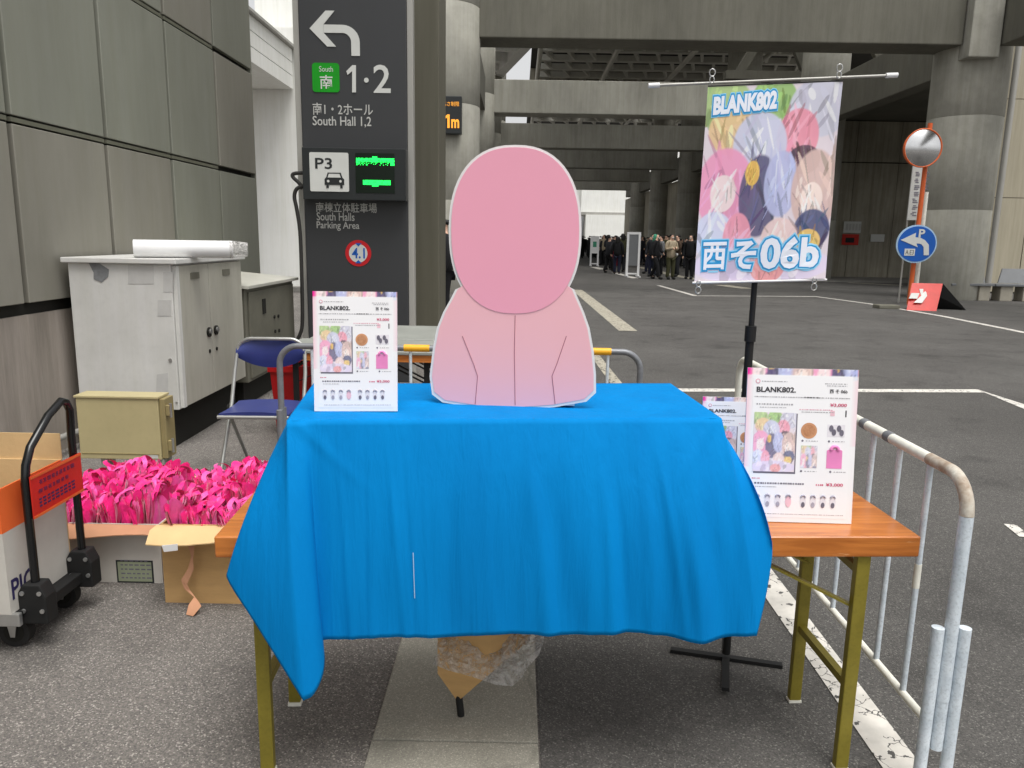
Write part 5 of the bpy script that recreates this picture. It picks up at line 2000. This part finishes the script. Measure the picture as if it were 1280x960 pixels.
def twocol(x0, y0, x1, y1, nm):
    MB().bx(x0, y0, bz0, x1, y1, bz0 + .29).build(nm, KWHITE, bxr)
    MB().bx(x0, y0, bz0 + .2905, x1, y1, bz1).build('printed_top_band', KORANGE, bxr)


twocol(bx0, by0, bx1, by0 + t, 'front_wall')
twocol(bx1 - t, by0 + t + .0005, bx1, by1 - t - .0005, 'side_wall')
MB().bx(bx0, by1 - t, bz0, bx1, by1, bz1).build('back_wall', KARTONL, bxr)
MB().bx(bx0, by0 + t + .0005, bz0, bx0 + t, by1 - t - .0005, bz1).build('side_wall', KARTONL, bxr)
MB().bx(bx0, by1 + .001, bz1 - .005, bx1, by1 + .005, bz1 + .10).build('flap', KARTONL, bxr)
mb = lettering(MB(), 'PIC', (bx1 + .001, by0 + .015, bz0 + .045), (0, 1, 0), (0, 0, 1), .12, .075, .02)
mb.build('lettering', NAVYP, bxr)

# ------------------------------------------------------------------ bin bag under the table
tb = onz(576, 903, 0)
bg_ = root('waste_box', (tb.x + .05, tb.y + .05, 0), 'tilted cardboard waste box in crumpled clear film under the cloth', 'waste box')
YB = tb.y + .02
kb = MB()
ap = ony(572, 877, YB)
ring = [ony(547, 842, YB - .02), ony(612, 842, YB - .06), ony(662, 800, YB + .05), ony(672, 770, YB + .12), ony(560, 775, YB + .12)]
kb.add([ap] + ring, [(0, 1, 2), (0, 2, 3), (0, 3, 4), (0, 4, 5), (0, 5, 1)])
toph = [Vector((p.x, p.y, max(p.z, .42) + .14)) for p in ring]
kb.add(ring + toph, [(i, (i + 1) % 5, 5 + (i + 1) % 5, 5 + i) for i in range(5)])
kb.build('cardboard', KARTON, bg_)
MB().tube([(tb.x, YB, 0), (ap.x + .002, YB + .004, ap.z + .03)], .011, 12).build('stand_foot', BLACKM, bg_)
# film: crumpled skirt
rnd = random.Random(5)
outer = [(541, 830, -.09), (560, 838, -.12), (590, 846, -.14), (620, 856, -.13), (640, 858, -.12), (652, 848, -.12), (660, 834, -.08), (674, 818, -.04), (680, 800, .02), (680, 780, .06)]
vs, fs = [], []
NRW = 14
M_ = len(outer)
dense = []
for i in range(M_ - 1):
    for k in range(4):
        t = k / 4
        dense.append(tuple(outer[i][q] + (outer[i + 1][q] - outer[i][q]) * t for q in range(3)))
dense.append(outer[-1])
topl = []
for i, (x, y, dy) in enumerate(dense):
    u = i / (len(dense) - 1)
    pt = ony(560 + 118 * u, 770, YB + .02 + .05 * math.sin(u * 3))
    pb_ = ony(x, y, YB + dy)
    for j in range(NRW + 1):
        t = j / NRW
        p = pt.lerp(pb_, t)
        c = .014 * math.sin(t * math.pi)
        p += Vector((rnd.uniform(-c, c), rnd.uniform(-c, c) - .02 * math.sin(t * math.pi), rnd.uniform(-c, c) * .6))
        vs.append(p)
for i in range(len(dense) - 1):
    for j in range(NRW):
        a = i * (NRW + 1) + j
        fs.append((a, a + 1, a + NRW + 2, a + NRW + 1))
MB().add(vs, fs, False).build('clear_film', FILM, bg_)

# ------------------------------------------------------------------ mirror pole with signs
mb0 = onz(1136, 381, 0)
MYY = mb0.y
mp_ = root('traffic_mirror', tuple(mb0), 'orange pole with round traffic mirror and blue left-turn parking sign', 'traffic mirror')
q1 = ony(1163, 154, MYY)
MB().tube([(mb0.x, MYY, 0), q1], .055, 14).build('pole', ORANGE, mp_)
s1, s2 = ony(1143, 378, MYY + .2), ony(1158, 240, MYY + .2)
MB().tube([(s1.x, s1.y, 0), s2], .05, 12).build('back_post', CREAM, mp_)
mc = ony(1154, 185, MYY - .25)
mr = 22.5 / 960 * MYY
n, rings = 40, 8
vs = []
for k in range(rings + 1):
    a_ = k / rings
    for i in range(n):
        t = 2 * math.pi * i / n
        vs.append((mc.x + mr * .94 * a_ * math.cos(t), mc.y - .10 * (1 - a_ * a_), mc.z + mr * .94 * a_ * math.sin(t)))
MB().add(vs, [(k * n + i, k * n + (i + 1) % n, (k + 1) * n + (i + 1) % n, (k + 1) * n + i) for k in range(rings) for i in range(n)], True).build('mirror', MIRROR, mp_)
MB().tube([(mc.x + mr * .97 * math.cos(2 * math.pi * i / 40), mc.y, mc.z + mr * .97 * math.sin(2 * math.pi * i / 40)) for i in range(41)], .016, 8).build('mirror_rim', ORANGE, mp_)
MB().disc((mc.x, mc.y + .03, mc.z), mr * .95, (0, 1, 0), .08, 32).build('mirror_back', ORANGE, mp_)
MB().bar((mc.x, mc.y + .1, mc.z), (q1.x - .1, MYY, mc.z), .06).build('bracket', BLACKM, mp_)
a, b = ony(1136, 262, MYY - .02), ony(1142, 232, MYY - .02)
sc = ony(1145, 305, MYY - .15)
srx = 24.5 / 960 * MYY
MB().disc(sc, srx, (0, -1, 0), .03, 48, r2=srx * .93).build('sign_rim', PALEB, mp_)
MB().disc(sc + Vector((0, -.031, 0)), srx * .93, (0, -1, 0), .008, 48, r2=srx * .86).build('sign_disc', BLUES, mp_)
sy = sc.y - .042
SP = lambda x, y: ony(x, y, sy)
o1, i1 = [], []
MB().prism([SP(1126, 300), SP(1145, 291), SP(1144, 297), SP(1146, 306), SP(1147, 309)], (0, -.006, 0)).build('sign_arrow', SIGNW, mp_)
oa = [SP(1144, 296.5), SP(1150, 297), SP(1156, 300), SP(1161, 306), SP(1161, 319), SP(1154.5, 319), SP(1154.5, 309), SP(1152, 305.5), SP(1149, 304.5), SP(1144, 304)]
MB().prism(oa, (0, -.005, 0)).build('sign_arrow', SIGNW, mp_)
ptext('P', 1148, 286.5, 1157, 297, sy - .009, SIGNW, mp_, offset=.03)
X = plane_rect(1130, 311, 1144, 319.5, sy)
MB().bx(X[0], sy - .004, X[1], X[2], sy, X[3]).build('sign_plate', SIGNW, mp_)
ptext('A.E3', 1131.5, 312.5, 1142.5, 318, sy - .006, INK, mp_)

# notice board on the column behind the pole
X = plane_rect(1134, 206, 1160, 275, MYY + .55)
nb = root('notice_board', ((X[0] + X[2]) / 2, MYY + .55, X[1]), 'tall pale lettered notice board between mirror pole and round column', 'notice board')
MB().bx(X[0], MYY + .55, X[1], X[2], MYY + .59, X[3]).build('board', SIGNW, nb)
b = MB()
rn = random.Random(2)
zz = X[1] + .1
while zz < X[3] - .12:
    for k in range(2):
        for q in range(3):
            xx = X[0] + .06 + k * .22
            b.bx(xx + rn.uniform(0, .05), MYY + .545, zz + q * .04, xx + rn.uniform(.08, .16), MYY + .549, zz + q * .04 + .022)
    zz += .16
b.build('print', INKG, nb)
for xx in (X[0] + .04, X[2] - .04):
    MB().tube([(xx, MYY + .62, 0), (xx, MYY + .62, X[3])], .022, 8).build('post', POSTG, nb)

# red tent sign on the ground
r0, r1 = onz(1133, 388, 0), onz(1157, 390, 0)
t0, t1 = ony(1146, 357, r0.y + .32), ony(1173, 361, r0.y + .32)
rs = root('floor_sign', ((r0.x + r1.x) / 2, r0.y, 0), 'red folded arrow sign standing on the ground below the mirror', 'floor sign')
zt_ = .60
rx0, rx1 = r0.x, r0.x + .62
ry = r0.y
MB().add([(rx0, ry, 0), (rx1, ry - .1, 0), (rx1 + .28, ry + .28, zt_), (rx0 + .25, ry + .38, zt_)], [(0, 1, 2, 3)]).build('red_face', RED, rs)
MB().prism([(rx0 + .17, ry + .06, .17), (rx0 + .34, ry + .04, .17), (rx0 + .50, ry + .16, .32), (rx0 + .52, ry + .28, .47), (rx0 + .37, ry + .28, .47), (rx0 + .38, ry + .18, .32)], (0, -.02, .004)).build('arrow', SIGNW, rs)
MB().prism([(rx0 + .08, ry + .12, .26), (rx0 + .26, ry + .11, .26), (rx0 + .33, ry + .17, .38), (rx0 + .16, ry + .19, .38)], (0, -.02, .004)).build('hand_mark', SIGNW, rs)
MB().add([(rx1 + .9, ry + .3, 0), (rx0 + .6, ry + .75, 0), (rx0 + .26, ry + .39, zt_), (rx1 + .29, ry + .29, zt_)], [(0, 1, 2, 3)]).build('back_face', BLACKM, rs)
MB().bx(rx0 - .5, ry + .25, 0, rx0 - .02, ry + .6, .09).build('base_weight', CABG, rs, bevel=.02)

# ------------------------------------------------------------------ bench
bz = onz(1188, 356, .42)
be = root('bench', (13.6, 21.6, 0), 'grey bench with sloped back panels on concrete blocks by the column', 'bench')
BYb = 20.9
x0, x1 = ony(1190, 356, BYb).x, ony(1300, 360, BYb).x
for i in range(2):
    xa = x0 + i * (x1 - x0) / 2
    xb = xa + (x1 - x0) / 2 - .03
    MB().bx(xa, BYb, .40, xb, BYb + .5, .46).build('seat', BENCHM, be, bevel=.01)
    MB().add([(xa + .3, BYb + .42, .47), (xb - .02, BYb + .42, .47), (xb + .0, BYb + .62, .86), (xa + .5, BYb + .62, .86), (xa + .3, BYb + .46, .47), (xb - .02, BYb + .46, .47), (xb + .0, BYb + .66, .86), (xa + .5, BYb + .66, .86)],
             [(0, 1, 2, 3), (7, 6, 5, 4), (0, 4, 5, 1), (1, 5, 6, 2), (2, 6, 7, 3), (3, 7, 4, 0)]).build('back_panel', BENCHM, be)
    MB().bx(xa + .18, BYb + .06, 0, xa + .52, BYb + .46, .399).build('concrete_block', BENCHC, be, bevel=.02)
    MB().bx(xb - .36, BYb + .06, 0, xb - .06, BYb + .46, .399).build('concrete_block', BENCHC, be, bevel=.02)
MB().add([(x0 + .78, BYb + .505, .60), (x0 + .98, BYb + .505, .60), (x0 + 1.04, BYb + .59, .79), (x0 + .84, BYb + .59, .79)], [(0, 1, 2, 3)]).build('paper_note', PAPER, be)


# ------------------------------------------------------------------ freestanding sign frames
def frame_sign(px0, px1, pyb, pyt, label, face, panel_bottom):
    a, b = onz(px0, pyb, 0), onz(px1, pyb, 0)
    Y = a.y
    zt = ony(px0, pyt, Y).z
    r = root('sign_frame', ((a.x + b.x) / 2, Y, 0), label, 'sign', 'freestanding sign frames')
    wd = .09
    for x in (a.x, b.x):
        MB().bar((x, Y, 0), (x, Y, zt), wd, .06, up=(0, 1, 0)).build('upright', PAPER, r)
        MB().bar((x, Y - .5, .03), (x, Y + .5, .03), .06).build('foot', PAPER, r)
    MB().bx(a.x + wd / 2 + .001, Y - .03, zt - wd, b.x - wd / 2 - .001, Y + .03, zt).build('top_bar', PAPER, r)
    MB().bx(a.x + wd / 2 + .001, Y - .02, 0.10, b.x - wd / 2 - .001, Y + .02, .16).build('bottom_bar', PAPER, r)
    MB().bx(a.x + wd / 2 + .001, Y - .015, panel_bottom, b.x - wd / 2 - .001, Y + .015, zt - wd - .001).build('panel', face, r)
    if face is not BENCHM:
        MB().bx(a.x + .1, Y - .02, zt - .6, b.x - .1, Y - .016, zt - .3).build('print', CL['green'], r)
    return r


frame_sign(783, 796.5, 346, 290, 'white frame sign with dark grey panel in front of the crowd', BENCHM, .45)
frame_sign(738, 746.5, 332.5, 295, 'white frame sign with pale green and white panel, further off', PAPER, .7)


# ------------------------------------------------------------------ people
def skin_mesh(name, verts, edges, rad, mirror_lvl=1):
    me = bpy.data.meshes.new(name)
    me.from_pydata(verts, edges, [])
    o = bpy.data.objects.new(name, me)
    COL.objects.link(o)
    sk = o.modifiers.new('skin', 'SKIN')
    sk.use_smooth_shade = True
    for i, v in enumerate(me.skin_vertices[0].data):
        v.radius = (rad[i][0], rad[i][1]) if isinstance(rad[i], tuple) else (rad[i], rad[i])
        v.use_root = (i == 0)
    sb = o.modifiers.new('sub', 'SUBSURF')
    sb.levels = mirror_lvl
    bpy.context.view_layer.update()
    out = bpy.data.meshes.new_from_object(o.evaluated_get(bpy.context.evaluated_depsgraph_get()))
    out.name = name
    bpy.data.objects.remove(o)
    return out


# poses: arms hanging, arms folded holding a phone, walking
def pose(kind):
    if kind == 'hang':
        elL, haL, elR, haR = (-.25, .02, 1.12), (-.26, -.06, .86), (.25, .02, 1.12), (.26, -.06, .86)
        kL, kR, fL, fR = (-.09, -.02, .48), (.09, -.01, .48), (-.10, .02, .08), (.10, .03, .08)
    elif kind == 'phone':
        elL, haL, elR, haR = (-.24, -.02, 1.12), (-.06, -.28, 1.20), (.24, -.02, 1.12), (.05, -.28, 1.22)
        kL, kR, fL, fR = (-.09, -.02, .48), (.10, -.03, .48), (-.11, .02, .08), (.12, .0, .08)
    else:
        elL, haL, elR, haR = (-.26, .08, 1.12), (-.25, .04, .87), (.25, -.06, 1.13), (.22, -.24, .98)
        kL, kR, fL, fR = (-.09, -.14, .50), (.09, .02, .47), (-.09, -.18, .09), (.09, .20, .10)
    return elL, haL, elR, haR, kL, kR, fL, fR


PM = {}
for kd in ('hang', 'phone', 'walk'):
    elL, haL, elR, haR, kL, kR, fL, fR = pose(kd)
    V = [(0, 0, .93), (0, .0, 1.10), (0, .01, 1.30), (0, .0, 1.44), (0, -.01, 1.52), (0, -.015, 1.60), (0, -.01, 1.68),
         (-.18, .0, 1.38), elL, haL, (haL[0] * 1.0, haL[1] - .03, haL[2] - .08), (.18, .0, 1.38), elR, haR, (haR[0], haR[1] - .03, haR[2] - .08),
         (-.09, 0, .86), kL, fL, (fL[0], fL[1] - .16, fL[2] - .03), (.09, 0, .86), kR, fR, (fR[0], fR[1] - .16, fR[2] - .03), (0, -.10, 1.595)]
    Ed = [(0, 1), (1, 2), (2, 3), (3, 4), (4, 5), (5, 6), (3, 7), (7, 8), (8, 9), (9, 10), (3, 11), (11, 12), (12, 13), (13, 14), (0, 15), (15, 16), (16, 17), (17, 18), (0, 19), (19, 20), (20, 21), (21, 22), (5, 23)]
    Rr = [(.11, .08), (.10, .07), (.11, .08), (.07, .06), .052, (.085, .10), (.075, .09), .045, .036, .028, .03, .05, .04, .028, .03, .085, .052, .036, .034, .085, .052, .036, .034, .012]
    PM[kd, 'body'] = skin_mesh('body', V, Ed, Rr)
    # coat: torso and sleeves, down to the hips
    Vc = [(0, 0, .74), (0, .0, 1.05), (0, .01, 1.28), (0, .0, 1.45), (-.19, .0, 1.37), elL, tuple(Vector(elL).lerp(Vector(haL), 1.0)), (.19, .0, 1.37), elR, tuple(Vector(elR).lerp(Vector(haR), 1.0))]
    PM[kd, 'coat'] = skin_mesh('coat', Vc, [(0, 1), (1, 2), (2, 3), (3, 4), (4, 5), (5, 6), (3, 7), (7, 8), (8, 9)], [(.22, .17), (.19, .145), (.205, .15), (.11, .10), .085, .072, .058, .085, .072, .058])
    Vt = [(0, 0, .92), (-.10, 0, .80), kL, (fL[0], fL[1], fL[2] - .03), (.10, 0, .80), kR, (fR[0], fR[1], fR[2] - .03)]
    PM[kd, 'trousers'] = skin_mesh('trousers', Vt, [(0, 1), (1, 2), (2, 3), (0, 4), (4, 5), (5, 6)], [(.17, .13), .115, .085, .07, .115, .085, .07])
    Vs = [(fL[0], fL[1], .07), (fL[0], fL[1] - .19, .045)]
    PM[kd, 'shoeL'] = skin_mesh('shoe', Vs, [(0, 1)], [.066, .056])
    Vs = [(fR[0], fR[1], .07), (fR[0], fR[1] - .19, .045)]
    PM[kd, 'shoeR'] = skin_mesh('shoe', Vs, [(0, 1)], [.066, .056])
PM['hair'] = skin_mesh('hair', [(0, .03, 1.60), (0, .025, 1.71)], [(0, 1)], [(.105, .10), (.108, .11)])
PM['longhair'] = skin_mesh('hair', [(0, .09, 1.36), (0, .055, 1.55), (0, .025, 1.71)], [(0, 1), (1, 2)], [(.11, .06), (.115, .09), (.11, .11)])
PM['cap'] = skin_mesh('cap', [(0, -.15, 1.70), (0, -.06, 1.715), (0, .02, 1.73)], [(0, 1), (1, 2)], [(.06, .012), (.08, .03), (.09, .065)])
PM['mask'] = skin_mesh('mask', [(0, -.088, 1.55), (0, -.10, 1.59)], [(0, 1)], [(.06, .024), (.066, .024)])
PM['bag'] = skin_mesh('shoulder_bag', [(.26, .05, .86), (.26, .05, 1.02)], [(0, 1)], [(.06, .14), (.07, .13)])
PM['pack'] = skin_mesh('backpack', [(0, .22, 1.02), (0, .23, 1.32)], [(0, 1)], [(.15, .10), (.13, .09)])


def person(x, y, rz, kd, coat, trou, label, hair='hair', hairm=HAIRD, extras=(), group=None, h=1.0, detail=True):
    r = root('person', (x, y, 0), label, 'person', group, rz)
    r.scale = (h, h, h)

    def part(nm, me, m):
        key = (me.name, m.name)
        if key not in PCACHE:
            c = me.copy()
            c.materials.clear()
            c.materials.append(m)
            PCACHE[key] = c
        o = bpy.data.objects.new(nm, PCACHE[key])
        COL.objects.link(o)
        o.parent = r
        return o
    part('body', PM[kd, 'body'], SKIN)
    part('coat', PM[kd, 'coat'], CL[coat])
    part('trousers', PM[kd, 'trousers'], CL[trou])
    part('shoe', PM[kd, 'shoeL'], BLACKM)
    part('shoe', PM[kd, 'shoeR'], BLACKM)
    part('hair', PM[hair], hairm)
    for e in extras:
        if e == 'mask':
            part('mask', PM['mask'], CL['white'])
        elif e == 'cap':
            part('cap', PM['cap'], CL['black'])
        elif e[0] == 'bag':
            part('shoulder_bag', PM['bag'], CL[e[1]])
        elif e[0] == 'pack':
            part('backpack', PM['pack'], CL[e[1]])
    return r


PCACHE = {}


def foot(px, py):
    p = onz(px, py, 0)
    return p.x, p.y


x, y = foot(818, 349)
person(x, y, math.radians(60), 'walk', 'black', 'black', 'person in long black coat with green hair, walking left of the banner', 'longhair', CL['green'], ('mask',))
x, y = foot(837, 349.5)
person(x, y, math.radians(20), 'phone', 'beige', 'olive', 'person in beige coat and olive trousers reading a phone near the banner', 'hair', HAIRD, ('mask', ('bag', 'white')))
x, y = foot(845, 346)
person(x, y, math.radians(-70), 'phone', 'brown', 'charcoal', 'person in brown jacket facing the one in the beige coat', 'hair', HAIRD, ())
x, y = foot(861, 349)
person(x, y, math.radians(-30), 'hang', 'black', 'black', 'masked person in black with pale bag beside the banner edge', 'longhair', HAIRD, ('mask', ('bag', 'white')))
x, y = foot(871, 347)
person(x, y, math.radians(40), 'hang', 'charcoal', 'navy', 'person in charcoal coat half hidden by the left edge of the banner', 'hair', HAIRD, ('mask',))
x, y = foot(768, 334)
person(x, y, math.radians(200), 'hang', 'black', 'red', 'person in black top and red trousers between the two sign frames', 'hair', HAIRD, (('pack', 'black'),))
pp = ony(556, 300, 13.0)
person(pp.x, 13.0, math.radians(-80), 'hang', 'black', 'black', 'person in black cap and coat behind the standee, by the square column', 'hair', HAIRD, ('cap',), h=1.02)
rnd = random.Random(21)
cols = ['black', 'black', 'grey', 'charcoal', 'navy', 'black', 'charcoal', 'brown', 'beige', 'olive']
for k in range(40):
    px = rnd.choice((rnd.uniform(748, 782), rnd.uniform(797, 835), rnd.uniform(752, 830), rnd.uniform(845, 878)))
    d = rnd.uniform(31, 54)
    X_ = ony(px, 320, d).x
    co = rnd.choice(cols)
    person(X_, d, rnd.uniform(0, 6.28), rnd.choice(('hang', 'phone', 'hang', 'walk')), co, rnd.choice(('black', 'black', 'charcoal', 'navy')),
           'person in %s top waiting in the distant queue under the colonnade' % co, rnd.choice(('hair', 'longhair')), HAIRD,
           rnd.choice((('mask',), ('mask',), (('pack', 'charcoal'),), (('pack', 'red'),) if k % 7 == 0 else ())), 'people queuing in the distance', h=rnd.uniform(.93, 1.04))
# the far end of the queue reads as one dark mass
cvs, cfs = [], []
src = PM['hang', 'coat'], PM['hang', 'trousers'], PM['hair']
for k in range(110):
    d = rnd.uniform(56, 90)
    px = rnd.uniform(700, 812)
    X_ = ony(px, 305, d).x
    s = rnd.uniform(.92, 1.05)
    rot = rnd.uniform(0, 6.28)
    for me_ in src:
        o_i = len(cvs)
        cvs += [(X_ + s * (v.co.x * math.cos(rot) - v.co.y * math.sin(rot)), d + s * (v.co.x * math.sin(rot) + v.co.y * math.cos(rot)), s * v.co.z) for v in me_.vertices]
        cfs += [tuple(o_i + i for i in p.vertices) for p in me_.polygons]
me = bpy.data.meshes.new('crowd')
me.from_pydata(cvs, [], cfs)
me.materials.append(CL['black'])
cr2 = bpy.data.objects.new('crowd', me)
COL.objects.link(cr2)
tag(cr2, 'dense dark crowd at the far bright end of the colonnade', 'crowd', kind='stuff')
